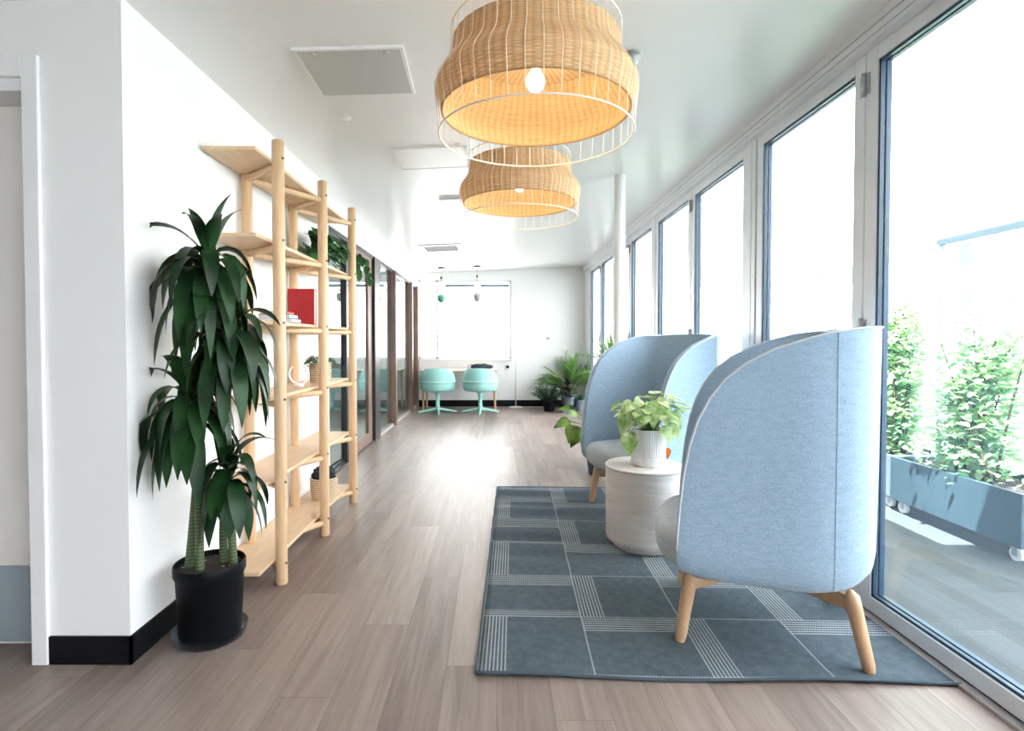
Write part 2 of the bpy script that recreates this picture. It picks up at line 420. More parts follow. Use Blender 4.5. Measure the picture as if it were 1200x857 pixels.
def blade(bm, base, d, length, width, droop=1., n=8, fold=.25, prof='lance', lim=None, twist=0.):
    """a folded leaf blade that leaves base along d and bends down"""
    p = Vector(base); d = Vector(d).normalized(); step = length/n
    side0 = d.cross(Vector((0,0,1)))
    side0 = side0.normalized() if side0.length > .05 else Vector((math.cos(R.random()*6.28), math.sin(R.random()*6.28), 0))
    rows = []
    for i in range(n+1):
        t = i/n
        if prof == 'lance': w = width*.5*min(1, (t/.30)**.6 if t > 0 else .35)*(1-max(0, (t-.35)/.65)**2.2)
        elif prof == 'ovate': w = width*.5*(math.sin(PI*min(1, t**.62)) if t < 1 else 0)
        else: w = width*.5*(1-t**2)
        if i == 0: w = max(w, width*.12)
        if i == n: w = width*.02
        s = side0 - d*side0.dot(d); s = s.normalized() if s.length > 1e-4 else side0
        nn = s.cross(d).normalized()
        if twist: s = (Matrix.Rotation(twist*t, 3, d) @ s); nn = s.cross(d).normalized()
        q = [p - s*w + nn*(w*fold), p.copy(), p + s*w + nn*(w*fold)]
        if lim: q = [lim(v) for v in q]
        rows.append([bm.verts.new(v) for v in q])
        p = p + d*step
        d = (d + Vector((0,0,-1))*droop*step/length*2.0).normalized()
    for a, b in zip(rows, rows[1:]):
        for k in (0, 1):
            f = bm.faces.new((a[k], a[k+1], b[k+1], b[k])); f.smooth = True

def heart(bm, base, d, up, size, cup=.15):
    """a heart-shaped leaf lying on plane (d, side)"""
    d = Vector(d).normalized(); s = d.cross(Vector(up)); s = s.normalized() if s.length > .05 else d.orthogonal().normalized()
    nn = s.cross(d)
    outl = [(0,0),(-.10,.22),(.02,.42),(.22,.48),(.48,.40),(.75,.20),(1.0,0)]
    base = Vector(base)
    def P(x, y, zz): return bm.verts.new(base + d*(x*size) + s*(y*size) + nn*(zz*size))
    mid = [P(x if i else 0, 0, -cup*.3*math.sin(PI*max(0,x)) - .12*max(0,x)**2) for i, (x, y) in enumerate(outl) if True]
    for sg in (1, -1):
        ed = [mid[0]] + [P(x, y*sg*.85, cup*abs(y)-.12*max(0,x)**2) for x, y in outl[1:-1]] + [mid[-1]]
        for i in range(len(outl)-1):
            q = [mid[i], mid[i+1], ed[i+1], ed[i]]
            u = []
            for v in q:
                if v not in u: u.append(v)
            if len(u) >= 3:
                f = bm.faces.new(u if sg > 0 else u[::-1]); f.smooth = True

def rounded_outline(pts, h0, h1, r, bm, segs=4, mi=0):
    """solid with a given plan outline (ccw list), rounded top and bottom edges by inset rows"""
    cx = sum(p[0] for p in pts)/len(pts); cy = sum(p[1] for p in pts)/len(pts)
    def inset(d):
        out = []; n = len(pts)
        for i in range(n):
            a, b, c = Vector(pts[i-1]), Vector(pts[i]), Vector(pts[(i+1)%n])
            t = (c-a).normalized(); nrm = Vector((-t.y, t.x))
            out.append(b + nrm*d)
        return out
    rows = []
    for k in range(segs+1):
        a = PI/2*k/segs; rows.append((inset(r*(1-math.sin(a))), h0 + r*(1-math.cos(a))))
    for k in range(segs+1):
        a = PI/2*k/segs; rows.append((inset(r*(1-math.cos(a))), h1 - r*(1-math.sin(a))))
    rg = [[bm.verts.new((p.x, p.y, z)) for p in row] for row, z in rows]
    n = len(pts)
    for a, b in zip(rg, rg[1:]):
        for k in range(n):
            f = bm.faces.new((a[k], a[(k+1)%n], b[(k+1)%n], b[k])); f.smooth = True; f.material_index = mi
    f = bm.faces.new(rg[0][::-1]); f.smooth = True
    f = bm.faces.new(rg[-1]); f.smooth = True

def cz(x): return 2.45 + .04*(x+1.36)          # the ceiling rises slightly towards the glass side

# ------------------------------------------------------------------ the setting
XR = 1.66      # glass plane of the right wall
YF = 10.2      # far wall
b = B(); box(b, -4.6, 1.63, -4., YF+.2, -.1, 0); struct('floor', b, M['floor'])
b = B(); box(b, 1.63, 9., -6., 22., -.12, -.02); struct('floor_deck', b, M['deck'])
b = B()
vs = box(b, -4.6, 1.9, -4., YF+.2, 0, .12)
for v in b.verts: v.co.z += cz(v.co.x) if v.co.z < .01 else 2.6
struct('ceiling', b, M['ceil'])
b = B(); box(b, 1.88, 2.22, -6., 2.45, 2.62, 2.80); box(b, 1.86, 1.89, 2.45, 12., 2.62, 2.80); struct('trim_shade_eaves', b, M['trim'])  # unseen eaves, stepped to shade the deck and leave a sun strip

# left wall: main run, stub facing the camera (with the doorway), bulkhead over the glass partition
b = B(); box(b, -1.56, -1.363, 2.04, 4.51, 0, 2.5); struct('wall_left', b, M['wall'])
b = B(); box(b, -1.56, -1.44, 4.51, YF, 2.2, 2.5); struct('wall_left_bulkhead', b, M['wall'])
b = B(); box(b, -1.66, -1.56, 2.04, 2.2, 0, 2.5); box(b, -4.6, -2.64, 2.04, 2.2, 0, 2.5); box(b, -2.64, -1.66, 2.04, 2.2, 2.157, 2.5)
struct('wall_front_left', b, M['wall'])
b = B(); box(b, -1.66, -1.353, 2.03, 2.04, 0, .104); box(b, -4.6, -2.66, 2.03, 2.04, 0, .104); box(b, -1.363, -1.353, 2.03, 4.51, 0, .104)
struct('baseboard_left', b, M['black'])
b = B(); box(b, -1.45, 1.62, YF-.012, YF, 0, .115); struct('baseboard_back', b, M['black'])
# far wall with window opening  x -1.44..0.27, z .87..2.32
b = B(); box(b, -4.6, -1.44, YF, YF+.2, 0, 2.6); box(b, .27, 1.9, YF, YF+.2, 0, 2.6)
box(b, -1.44, .27, YF, YF+.2, 0, .87); box(b, -1.44, .27, YF, YF+.2, 2.32, 2.6)
struct('wall_back', b, M['wall'])
b = B(); box(b, -4.7, -4.6, -4., YF+.2, 0, 2.6); struct('wall_far_left', b, M['office'])
b = B(); box(b, -4.6, 1.9, -4.1, -4., 0, 2.65); struct('wall_behind', b, M['wall'])
# office side behind the partition: back wall
b = B(); box(b, -3.6, -3.5, 2.2, YF, 0, 2.45); struct('wall_office', b, M['office'])

# door at far left
door = thing('door_1', 'pale painted door with blue-grey kickplate set in white jamb at the left edge', 'door', (-1.74, 2.17, 0)); door['kind'] = 'structure'
obj('door_panel', bx(-.87, 0, 0, .045, .003, 2.11), M['doorpaint'], door)
obj('kick_plate', bx(-.85, -.004, -.004, 0, .012, .315), M['kick'], door)
b = B(); tube(b, [(-.80,0,1.0),(-.80,-.05,1.0),(-.68,-.05,1.0)], .01, 8); obj('handle', b, M['steel'], door)
fr = thing('trim_door', 'white door casing around the doorway at the left edge', 'trim', (0,2.04,0)); fr['kind'] = 'structure'
b = B(); box(b, -1.72, -1.66, -.016, 0, 0, 2.235, .004); box(b, -2.70, -2.64, -.016, 0, 0, 2.235, .004); box(b, -2.64, -1.72, -.016, 0, 2.157, 2.235, .004)
obj('casing', b, M['trim'], fr)
b = B(); box(b, -1.725, -1.66, 0, .165, 0, 2.157); box(b, -2.64, -2.615, 0, .165, 0, 2.157); box(b, -2.64, -1.66, 0, .165, 2.112, 2.157)
obj('jamb', b, M['trim'], fr)

# far window
w = thing('window_1', 'wide bright window in the far wall', 'window', (0, YF, 0)); w['kind'] = 'structure'
b = B()
for x0, x1 in ((-1.44,-1.405),(-1.12,-1.075),(.235,.27)): box(b, x0, x1, .02, .09, .87, 2.32)
box(b, -1.44, .27, .02, .09, .87, .905); box(b, -1.44, .27, .02, .09, 2.285, 2.32); box(b, -1.08, .27, .03, .08, 2.135, 2.155)
obj('window_frame', b, M['trim'], w)
obj('window_glass', bx(-1.42, .25, .05, .056, .89, 2.30), M['sglass'], w)
obj('window_sill', bx(-1.46, .29, -.03, .1, .845, .872, .004), M['trim'], w)
for k, (x0, x1) in enumerate(((-.93,-.41),(-.29,.22))):
    t = thing('roller_blind', ('left' if k == 0 else 'right')+' rolled-up dark blind at the top of the far window', 'blind', ((x0+x1)/2, YF-.012, 2.22), group='rolled blinds of the far window')
    h = (x1-x0)/2
    b = B(); tube(b, [(-h,0,0),(h,0,0)], .028, 14); obj('roll', b, M['potblue'], t, True, auto=40)
    for sg in (-1, 1): obj('bracket', bx(min(h*sg, (h+.012)*sg), max(h*sg, (h+.012)*sg), -.03, .03, -.03, .09), M['trim'], t)

# glass partition on the left, walnut posts
p = thing('wall_partition', 'dark framed glass partition along the left side', 'partition', (0,0,0)); p['kind'] = 'structure'
for k, (y0, y1) in enumerate(((6.86,7.87),(7.97,9.42),(9.52,10.1))):
    obj('glass_pane', bx(-1.50, -1.494, y0, y1, .03, 2.2), M['pglass'], p)
for y0, y1 in ((7.87,7.97),(9.42,9.52),(10.1,10.19)):
    obj('post', bx(-1.53, -1.43, y0, y1, 0, 2.2, .004), M['brown'], p)
obj('sill_rail', bx(-1.54, -1.46, 6.86, 10.1, 0, .03), M['sill'], p)
obj('head_rail', bx(-1.53, -1.46, 4.51, 10.1, 2.17, 2.2), M['darkfr'], p)
obj('end_jamb', bx(-1.56, -1.45, 4.51, 4.56, 0, 2.2), M['darkfr'], p)
d = thing('door_2', 'sliding glass door with walnut stiles and dark frame in the left partition', 'door', (-1.5, 4.56, 0)); d['kind'] = 'structure'
obj('fixed_glass', bx(-.02, -.014, 0, .95, .03, 2.17), M['pglass'], d)
obj('mullion', bx(-.04, .015, .93, .985, 0, 2.17), M['darkfr'], d)
obj('leaf_glass', bx(.008, .014, .985, 1.82, .14, 2.10), M['pglass'], d)
b = B(); box(b, -.01, .03, 1.80, 1.98, .02, 2.17); box(b, -.01, .03, .985, 1.80, .02, .14); box(b, -.01, .03, .985, 1.80, 2.10, 2.17)
obj('leaf_frame', b, M['brown'], d)
obj('jamb_post', bx(-.06, .06, 2.02, 2.30, 0, 2.2), M['darkfr'], d)
b = B(); box(b, -.03, -.01, 0, 2.02, 0, .022); box(b, .035, .05, 0, 2.02, 0, .022); obj('track', b, M['darkfr'], d)

# right wall: folding glass doors
header = B(); box(header, 1.585, 1.72, -4., YF, 2.468, 2.66); struct('trim_header', header, M['alu'])
b = B(); box(b, 1.583, 1.5855, -4., YF, 2.525, 2.531); box(b, 1.583, 1.5855, -4., YF, 2.488, 2.492); struct('trim_header_groove', b, M['hinge'])
b = B(); box(b, 1.60, 1.74, -4., YF, -.02, .012); struct('trim_threshold', b, M['sill'])
b = B(); box(b, 1.637, 1.645, -4., YF, .012, .02); struct('trim_threshold_gap', b, M['gap'])
ZT = 2.468
def glass_panel(y0, y1, hinge_lo, hinge_hi, idx):
    t = thing('window_%d' % idx, 'tall aluminium framed folding glass panel', 'window', (XR, y0, 0)); t['kind'] = 'structure'
    W = y1-y0; s = .075
    b = B(); box(b, -.03, .03, 0.004, s, .02, ZT, .003); box(b, -.03, .03, W-s, W-.004, .02, ZT, .003)
    box(b, -.03, .03, s, W-s, .02, .085, .003); box(b, -.03, .03, s, W-s, ZT-.062, ZT, .003)
    obj('panel_frame', b, M['alu'], t)
    b = B(); g = .012
    for x0, x1 in ((-.022, -.006), (.004, .025)):
        box(b, x0, x1, s, s+g, .085, ZT-.062); box(b, x0, x1, W-s-g, W-s, .085, ZT-.062)
        box(b, x0, x1, s, W-s, .085, .085+g); box(b, x0, x1, s, W-s, ZT-.062-g, ZT-.062)
    obj('gasket', b, M['alud'], t)
    obj('glass_pane', bx(-.004, .002, s, W-s, .085, ZT-.062), M['glass'], t)
    if hinge_hi:
        for z in (.18, 1.25, 2.33):
            b = B(); tube(b, [(-.038, W, z-.05), (-.038, W, z+.05)], .011, 10); box(b, -.036, -.03, W-.03, W+.03, z-.045, z+.045)
            obj('hinge', b, M['hinge'], t, auto=30)
for i, (y0, y1, hl, hh) in enumerate(((-3.9,-2.9,0,1),(-2.9,-1.9,0,0),(-1.8,-.75,0,1),(-.75,.3,0,0),(.38,1.43,0,0),(1.43,2.475,0,1),(2.475,3.50,0,0),(3.62,4.67,0,1),(4.67,5.71,0,0),(5.80,6.82,0,1),
                             (6.82,7.62,0,0),(7.72,8.73,0,1),(8.73,9.74,0,0))):
    glass_panel(y0, y1, hl, hh, i+2)
for k, (y0, y1) in enumerate(((-1.9,-1.8),(.3,.38),(3.50,3.62),(5.71,5.80),(7.62,7.72),(9.74,YF))):
    b = B(); w2 = (y1-y0)
    if w2 < .2:
        box(b, 1.625, 1.70, y0+.004, y0+w2/2-.004, .012, ZT); box(b, 1.625, 1.70, y0+w2/2+.004, y1-.004, .012, ZT); box(b, 1.65, 1.70, y0, y1, .012, ZT)
    else: box(b, 1.62, 1.70, y0+.004, y1, .012, ZT)
    struct('trim_mullion_%d' % (k+1), b, M['alu'] if w2 < .2 else M['wall'])

# slim round column between the armchairs and the windows
b = B(); lathe(b, [(.05,0),(.044,.01),(.044,2.50),(.044,cz(1.0)+.01)], 28, 1.0, 4.53); struct('column', b, M['white'])

# ------------------------------------------------------------------ ceiling fittings
t = thing('ceiling_access_panel', 'flat grey metal access panel flush in the ceiling near the shelf', 'access panel', (-.655, 2.66, cz(-.655)))
sl = math.atan(.04); t.rotation_euler = (0, -sl, math.radians(1.5))
obj('panel', bx(-.225, .225, -.215, .215, -.012, .0), M['panel'], t)
b = B()
for x0, x1, y0, y1 in ((-.24,.24,-.23,-.215),(-.24,.24,.215,.23),(-.24,-.225,-.215,.215),(.225,.24,-.215,.215)): box(b, x0, x1, y0, y1, -.013, 0)
obj('rim', b, M['ceil'], t)
for x, y in ((-.16,-.19),(.16,-.19)):
    b = B(); tube(b, [(x,y,-.016),(x,y,-.011)], .012, 12); obj('latch', b, M['steel'], t)
t = thing('ceiling_access_panel', 'white painted access panel in the ceiling beyond the grey one', 'access panel', (-.45, 3.92, cz(-.45)))
t.rotation_euler = (0, -sl, 0)
obj('panel', bx(-.24, .24, -.20, .20, -.008, 0), M['ceil'], t)
b = B()
for x0, x1, y0, y1 in ((-.255,.255,-.215,-.205),(-.255,.255,.205,.215),(-.255,-.245,-.205,.205),(.245,.255,-.205,.205)): box(b, x0, x1, y0, y1, -.01, 0)
obj('rim', b, M['trim'], t)
t = thing('linear_vent', 'narrow grey slot vent in the ceiling behind the smaller-looking wicker lamp', 'vent', (-.30, 5.05, cz(-.3))); t.rotation_euler = (0,-sl,0)
obj('frame', bx(-.22, .22, -.05, .05, -.02, 0, .003), M['trim'], t); obj('slot', bx(-.20, .20, -.055, -.03, -.022, -.004), M['panel'], t)
t = thing('ceiling_vent', 'square white air vent with slats in the far ceiling', 'vent', (-.75, 7.6, cz(-.75))); t.rotation_euler = (0,-sl,0)
b = B()
for x0, x1, y0, y1 in ((-.28,.28,-.28,-.22),(-.28,.28,.22,.28),(-.28,-.22,-.22,.22),(.22,.28,-.22,.22)): box(b, x0, x1, y0, y1, -.014, 0)
obj('frame', b, M['trim'], t); obj('backing', bx(-.22,.22,-.22,.22,-.006,0), M['trim'], t)
for k in range(5):
    y = -.18+.09*k; b = B(); vs = box(b, -.22, .22, y-.03, y+.03, -.012, -.006)
    for v in vs: v.co.z += (v.co.y-y)*.15-.002
    obj('slat', b, M['trim'], t)
t = thing('sprinkler', 'small grey sprinkler on the ceiling right of the near wicker lamp', 'sprinkler', (.625, 2.60, cz(.625)))
b = B(); lathe(b, [(.001,-.012),(.045,-.012),(.045,.002)], 24); obj('escutcheon', b, M['grey'], t)
b = B(); lathe(b, [(.001,-.075),(.012,-.07),(.02,-.05),(.034,-.035),(.036,-.012)], 20); obj('head', b, M['grey'], t)
t = thing('sprinkler_cover', 'tiny round cover plate on the ceiling left of the grey panel', 'sprinkler', (-.86, 3.18, cz(-.86)))
b = B(); lathe(b, [(.001,-.008),(.03,-.008),(.034,.002)], 20); obj('plate', b, M['ceil'], t)

# ------------------------------------------------------------------ wicker pendant lamps
def pendant(name, label, x, y):
    zc = cz(x)
    t = thing(name, label, 'pendant lamp', (x, y, zc), group='wicker pendant lamps over the walkway')
    o = -zc
    prof = [(.331,2.012),(.343,2.045),(.350,2.075),(.349,2.095),(.337,2.118),(.320,2.14),(.305,2.16),(.298,2.18),(.295,2.20),(.293,2.22),(.291,2.248)]
    full = []
    for i in range(len(prof)-1):
        for k in range(4):
            q = k/4; full.append((prof[i][0]*(1-q)+prof[i+1][0]*q, prof[i][1]*(1-q)+prof[i+1][1]*q+o))
    full.append((prof[-1][0], prof[-1][1]+o))
    b = B(); b_ = lathe(b, full, 128, uv=True)
    s = obj('wicker_shade', b, M['wicker'], t, True)
    md = s.modifiers.new('thick', 'SOLIDIFY'); md.thickness = .006; md.offset = 0
    # white wire cage standing just outside the weave, running on below and above it
    cage = [(.342,1.93),(.346,1.985),(.351,2.03),(.357,2.075),(.355,2.098),(.343,2.122),(.326,2.144),(.311,2.164),(.304,2.184),(.301,2.21),(.299,2.25),(.298,2.29)]
    b = B(); n = 40
    for k in range(n):
        a = 2*PI*k/n
        tube(b, [(r*math.cos(a), r*math.sin(a), z+o) for r, z in cage], .0013, 5)
    obj('wire_cage', b, M['wire'], t)
    for r, z, th in ((.342,1.93,.0032),(.298,2.29,.003)):
        b = B(); tube(b, ring_pts(r, z+o, 72), th, 7, closed=True); obj('ring', b, M['wire'], t)
    b = B(); tube(b, ring_pts(.331, 2.012+o, 72), .0045, 7, closed=True); obj('rim_binding', b, M['wicker'], t)
    b = B(); lathe(b, [(.025,2.238+o),(.09,2.238+o),(.15,2.238+o),(.22,2.238+o),(.286,2.238+o)], 96, uv=True); obj('woven_top', b, M['wicker'], t, True)
    b = B()
    for a in (0, 2*PI/3, 4*PI/3): tube(b, [(0,0,2.315+o), (.298*math.cos(a), .298*math.sin(a), 2.29+o)], .003, 6)
    obj('spider', b, M['wire'], t)
    b = B(); tube(b, [(0,0,2.31+o),(0,0,0)], .0035, 8); obj('cord', b, M['white'], t)
    b = B(); lathe(b, [(.001,-.03),(.055,-.028),(.06,-.02),(.06,0)], 28); obj('canopy', b, M['white'], t)
    b = B(); lathe(b, [(.001,2.17+o),(.02,2.17+o),(.022,2.24+o),(.016,2.315+o),(.004,2.32+o)], 20); obj('socket', b, M['white'], t)
    b = B(); lathe(b, [(.001,2.083+o),(.013,2.086+o),(.024,2.095+o),(.031,2.109+o),(.033,2.122+o),(.030,2.138+o),(.022,2.15+o),(.015,2.162+o),(.013,2.175+o)], 24)
    obj('bulb', b, M['bulb'], t, True)
    return t
LX1, LY1 = .138, 1.99
LX2, LY2 = .135, 3.30
pendant('wicker_pendant_lamp', 'nearest and largest-looking round wicker pendant lamp with lit bulb', LX1, LY1)
pendant('wicker_pendant_lamp', 'wicker pendant lamp hanging beyond the nearest one, smaller in view', LX2, LY2)

# ------------------------------------------------------------------ rug
RO, RA = (-.072, 1.955), math.radians(-1.8)
rw, rl = 1.685, 2.55
def rugz(x, y):
    s = max(0, min(1, (.85-x)/.6))*max(0, min(1, (y-.7)/.5))*max(0, min(1, (2.62-y)/.2))
    e = math.exp(-y/.05)
    return .011 +   .010*s*(1+math.sin(2*PI*y/.235+.6*math.sin(x*5))) + e*.004*(1+math.sin(x*6.2+.5))
b = B(); nx, ny = 48, 130; top = []; bot = []
for j in range(ny+1):
    y = rl*j/ny
    wv = .0
    top.append([]); bot.append([])
    for i in range(nx+1):
        x = rw*i/nx; yy = y + (.006*math.sin(x*5.1+1) if j == 0 else 0)
        z = rugz(x, y); top[-1].append(b.verts.new((x, yy, z))); bot[-1].append(b.verts.new((x, yy, max(.0008, z-.011))))
for j in range(ny):
    for i in range(nx):
        f = b.faces.new((top[j][i], top[j][i+1], top[j+1][i+1], top[j+1][i])); f.smooth = True
        b.faces.new((bot[j+1][i], bot[j+1][i+1], bot[j][i+1], bot[j][i]))
for i in range(nx):
    b.faces.new((bot[0][i], bot[0][i+1], top[0][i+1], top[0][i])); b.faces.new((top[ny][i], top[ny][i+1], bot[ny][i+1], bot[ny][i]))
for j in range(ny):
    b.faces.new((top[j][0], top[j+1][0], bot[j+1][0], bot[j][0])); b.faces.new((bot[j][nx], bot[j+1][nx], top[j+1][nx], top[j][nx]))
rug = thing('rug', 'large slate grey rug of stitched square tiles under the armchairs', 'rug', (RO[0], RO[1], 0), RA)
obj('pile', b, M['rug'], rug)
b = B()
tube(b, [(rw*i/nx, .006*math.sin(rw*i/nx*5.1+1)-.002, rugz(rw*i/nx, 0)-.003) for i in range(nx+1)], .006, 6)
tube(b, [(-.002, rl*j/ny, rugz(0, rl*j/ny)-.003) for j in range(ny+1)], .006, 6)
tube(b, [(rw*i/nx, rl+.002, rugz(rw*i/nx, rl)-.003) for i in range(nx+1)], .006, 6)
obj('binding', b, mat('rug_binding', (.05,.075,.095), .9), rug)

# ------------------------------------------------------------------ high-back armchairs
def u_curve(xf, n, W=.402, xb=-.388, xm=-.02, ex=2.9):
    """U plan from the left tip to the right tip, open to +x"""
    pts = []
    if xf > xm:
        for i in range(10): pts.append(Vector((xf + (xm-xf)*i/10, W, 0)))
    for i in range(61):
        th = PI/2 + PI*i/60
        c, s = math.cos(th), math.sin(th)
        x = xm + (xm-xb)*math.copysign(abs(c)**(2/ex), c); y = W*math.copysign(abs(s)**(2/ex), s)
        if xf > xm or x <= xf + 1e-6: pts.append(Vector((x, y, 0)))
    if xf > xm:
        for i in range(1, 11): pts.append(Vector((xm + (xf-xm)*i/10, -W, 0)))
    L = [0]
    for a, c in zip(pts, pts[1:]): L.append(L[-1] + (c-a).length)
    out = []; j = 0
    for i in range(n+1):
        s = L[-1]*i/n
        while j < len(L)-2 and L[j+1] < s: j += 1
        q = (s-L[j])/max(1e-9, L[j+1]-L[j]); out.append(pts[j].lerp(pts[j+1], min(1, max(0, q))))
    return out

def armchair(label, loc, rz):
    t = thing('high_back_armchair', label, 'armchair', loc, rz, group='two blue-grey high-back armchairs on the rug')
    edge = [(.326,.40),(.324,.46),(.317,.58),(.305,.70),(.286,.815),(.258,.91),(.22,.99),(.17,1.062),(.095,1.125),(.005,1.175),(-.09,1.210),(-.18,1.233),(-.27,1.246),(-.32,1.250)]
    N = 56; rows = []
    b = B()
    def ins(pts, d): # shrink towards the middle
        return [Vector((p.x + (d if p.x < 0 else d*.4)*(-1 if p.x > .1 else 1), p.y*(1-d/.402), 0)) for p in pts]
    def lift(x): return .03*max(0, (x-.12)/.21)**2 + .055*max(0, (-x-.16)/.215)**1.6
    for d, z in ((.17,.285),(.10,.286),(.052,.294),(.022,.311),(.006,.336)):
        rows.append([(p.x, p.y, z+lift(p.x)*(1 if d > .03 else .8)) for p in ins(u_curve(.325, N), d)])
    for xf, z in edge:
        lean = .02*((z-.3)/.95)
        rows.append([(p.x - lean*.5, p.y*(1+.015*(z-.3)), z + (lift(p.x)*.55 if z < .42 else lift(p.x)*.2 if z < .5 else 0)) for p in u_curve(xf, N)])
    g = [[b.verts.new(p) for p in r] for r in rows]
    for a, c in zip(g, g[1:]):
        for k in range(N): f = b.faces.new((a[k], a[k+1], c[k+1], c[k])); f.smooth = True
    o = obj('shell', b, M['fabric'], t, True)
    if sum((f.normal.x*f.center.x + f.normal.y*f.center.y)*f.area for f in o.data.polygons) < 0: o.data.flip_normals()
    md = o.modifiers.new('thick', 'SOLIDIFY'); md.thickness = .038; md.offset = -1; md.use_even_offset = False
    bv = o.modifiers.new('round', 'BEVEL'); bv.width = .012; bv.segments = 3; bv.limit_method = 'ANGLE'; bv.angle_limit = math.radians(50)
    # piping along the shell's free edge
    pp = [rows[i][0] for i in range(5, len(rows))] + [rows[-1][k] for k in range(1, N)] + [rows[i][N] for i in range(len(rows)-1, 4, -1)]
    b = B(); tube(b, pp, .0045, 8); obj('piping', b, M['piping'], t, True)
    for sg in (1, -1):      # vertical seams behind the wings
        pts = []
        for r in rows[3:]:
            for q0, q1 in zip(r, r[1:]):
                if q0[1]*sg > .05 and q1[1]*sg > .05 and (q0[0]+.20)*(q1[0]+.20) <= 0 and q0[0] != q1[0]:
                    f = (-.20-q0[0])/(q1[0]-q0[0]); p_ = Vector(q0).lerp(Vector(q1), f); pts.append((p_.x-.0003, p_.y+.0006*sg, p_.z)); break
        if len(pts) > 3:
            b = B(); tube(b, pts, .0014, 6); obj('seam', b, M['fabric'], t, True)
    # underside pan
    pl = [(p.x, p.y) for p in ins(u_curve(.36, 40), .06)][::-1]
    pl = [(x, y) for x, y in pl]
    b = B(); rounded_outline([(x, y) for x, y in [(p.x, p.y) for p in ins(u_curve(.34, 40), .12)]], .268, .33, .012, b); obj('base_pan', b, M['seat'], t, True)
    # seat cushion, round-nosed, standing proud of the shell
    W = .352; cp = []
    for i in range(25):
        th = -PI/2 + PI*i/24; c, s = math.cos(th), math.sin(th)
        cp.append((.20 + .222*abs(c)**(2/2.6), W*math.copysign(abs(s)**(2/2.6), s)))
    for i in range(25):
        th = PI/2 + PI*i/24; c, s = math.cos(th), math.sin(th)
        cp.append((-.02 - .32*abs(c)**(2/2.6), W*math.copysign(abs(s)**(2/2.6), s)))
    b = B(); rounded_outline(cp, .30, .455, .062, b, 6)
    obj('seat_cushion', b, M['seat'], t, True)
    # legs: four splayed dowels carried by two crossed beams
    for sx in (1, -1):
        for sy in (1, -1):
            b = B()
            topx = .27 if sx > 0 else -.275
            foot = (.312 if sx > 0 else -.335, .285*sy, .012); tp = (topx, .262*sy, .295)
            a, c = Vector(foot), Vector(tp); dd = (c-a).normalized()
            n = 12; pts = []; rr = []
            for i in range(n+1):
                q = i/n; pts.append(a.lerp(c, q)); r0 = .022 + .006*q
                if q > .88: r0 *= math.sqrt(max(.06, 1-((q-.88)/.12)**2))
                if q < .03: r0 *= .8
                rr.append(r0)
            tube(b, pts, rr, 16); obj('leg', b, M['oakleg'], t, True, auto=50)
    for sg in (1, -1):
        b = B(); a = Vector((.272, .262*sg, .24)); c = Vector((-.28, -.262*sg, .24)); d_ = (c-a).normalized(); s = Vector((-d_.y, d_.x, 0))
        z0, z1 = (.218, .272) if sg > 0 else (.2182, .2718)
        for (za, zb) in ((z0, z1),):
            vs = [b.verts.new((p + s*w_).to_tuple()[:2] + (z,)) for z in (za, zb) for p, w_ in ((a,-.017),(c,-.017),(c,.017),(a,.017))]
            for q in ((3,2,1,0),(4,5,6,7),(0,1,5,4),(1,2,6,5),(2,3,7,6),(3,0,4,7)): b.faces.new([vs[i] for i in q])
        bmesh.ops.bevel(b, geom=b.edges[:], offset=.005, segments=2, affect='EDGES')
        obj('cross_beam', b, M['oakleg'], t)
    return t
armchair('nearest blue-grey high-back armchair seen from its side beside the glass door', (1.115, 2.34, .0), math.atan2(.33, -.944))
armchair('far blue-grey high-back armchair behind the drum table, its seat in view', (1.11, 3.97, .0), math.radians(207))

# ------------------------------------------------------------------ drum side table + plant
TX, TY = .872, 3.235
t = thing('drum_side_table', 'whitewashed round wooden drum side table between the armchairs', 'side table', (TX, TY, .011))
b = B(); lathe(b, [(.001,.02),(.205,.02),(.222,.035),(.228,.06),(.229,.44),(.226,.455)], 56); obj('drum', b, M['washwood'], t, True, auto=40)
b = B(); lathe(b, [(.001,.452),(.229,.452),(.232,.456),(.232,.463),(.228,.467),(.001,.467)], 56); obj('tabletop', b, mat('pale_tabletop', (.64,.60,.56), .45, var=.05, scale=9, stretch=(1,8,1)), t, True, auto=40)
b = B(); lathe(b, [(.001,0),(.19,0),(.19,.02),(.001,.02)], 40); obj('plinth', b, M['washwood'], t, auto=40)
PX, PY, PZ = .883, 3.225, .478
t = thing('potted_arrowhead_plant', 'pale green leafy plant in a white ribbed pot on the drum table', 'potted plant', (PX, PY, PZ))
b = B()
def ribbed(prof, seg=96, amp=.0018):
    rings = []
    for r, z, am in prof:
        rings.append([b.verts.new(((r+am*amp*math.cos(k*PI))*math.cos(2*PI*k/seg), (r+am*amp*math.cos(k*PI))*math.sin(2*PI*k/seg), z)) for k in range(seg)])
    for a, c in zip(rings, rings[1:]):
        for k in range(seg): f = b.faces.new((a[k], a[(k+1)%seg], c[(k+1)%seg], c[k])); f.smooth = False
    b.faces.new(rings[0][::-1])
    b.faces.new(rings[-1])
ribbed([(.084,0,1),(.090,.005,1),(.0945,.05,1),(.0925,.053,0),(.0925,.056,0),(.098,.06,1),(.103,.205,1),(.1035,.212,0),(.1005,.214,0),(.0965,.21,0),(.094,.18,0)])
obj('pot', b, M['ceramic'], t)
b = B(); disc(b, .094, .196, 40); obj('soil', b, M['soil'], t)
b = B(); bs = B(); R.seed(3)
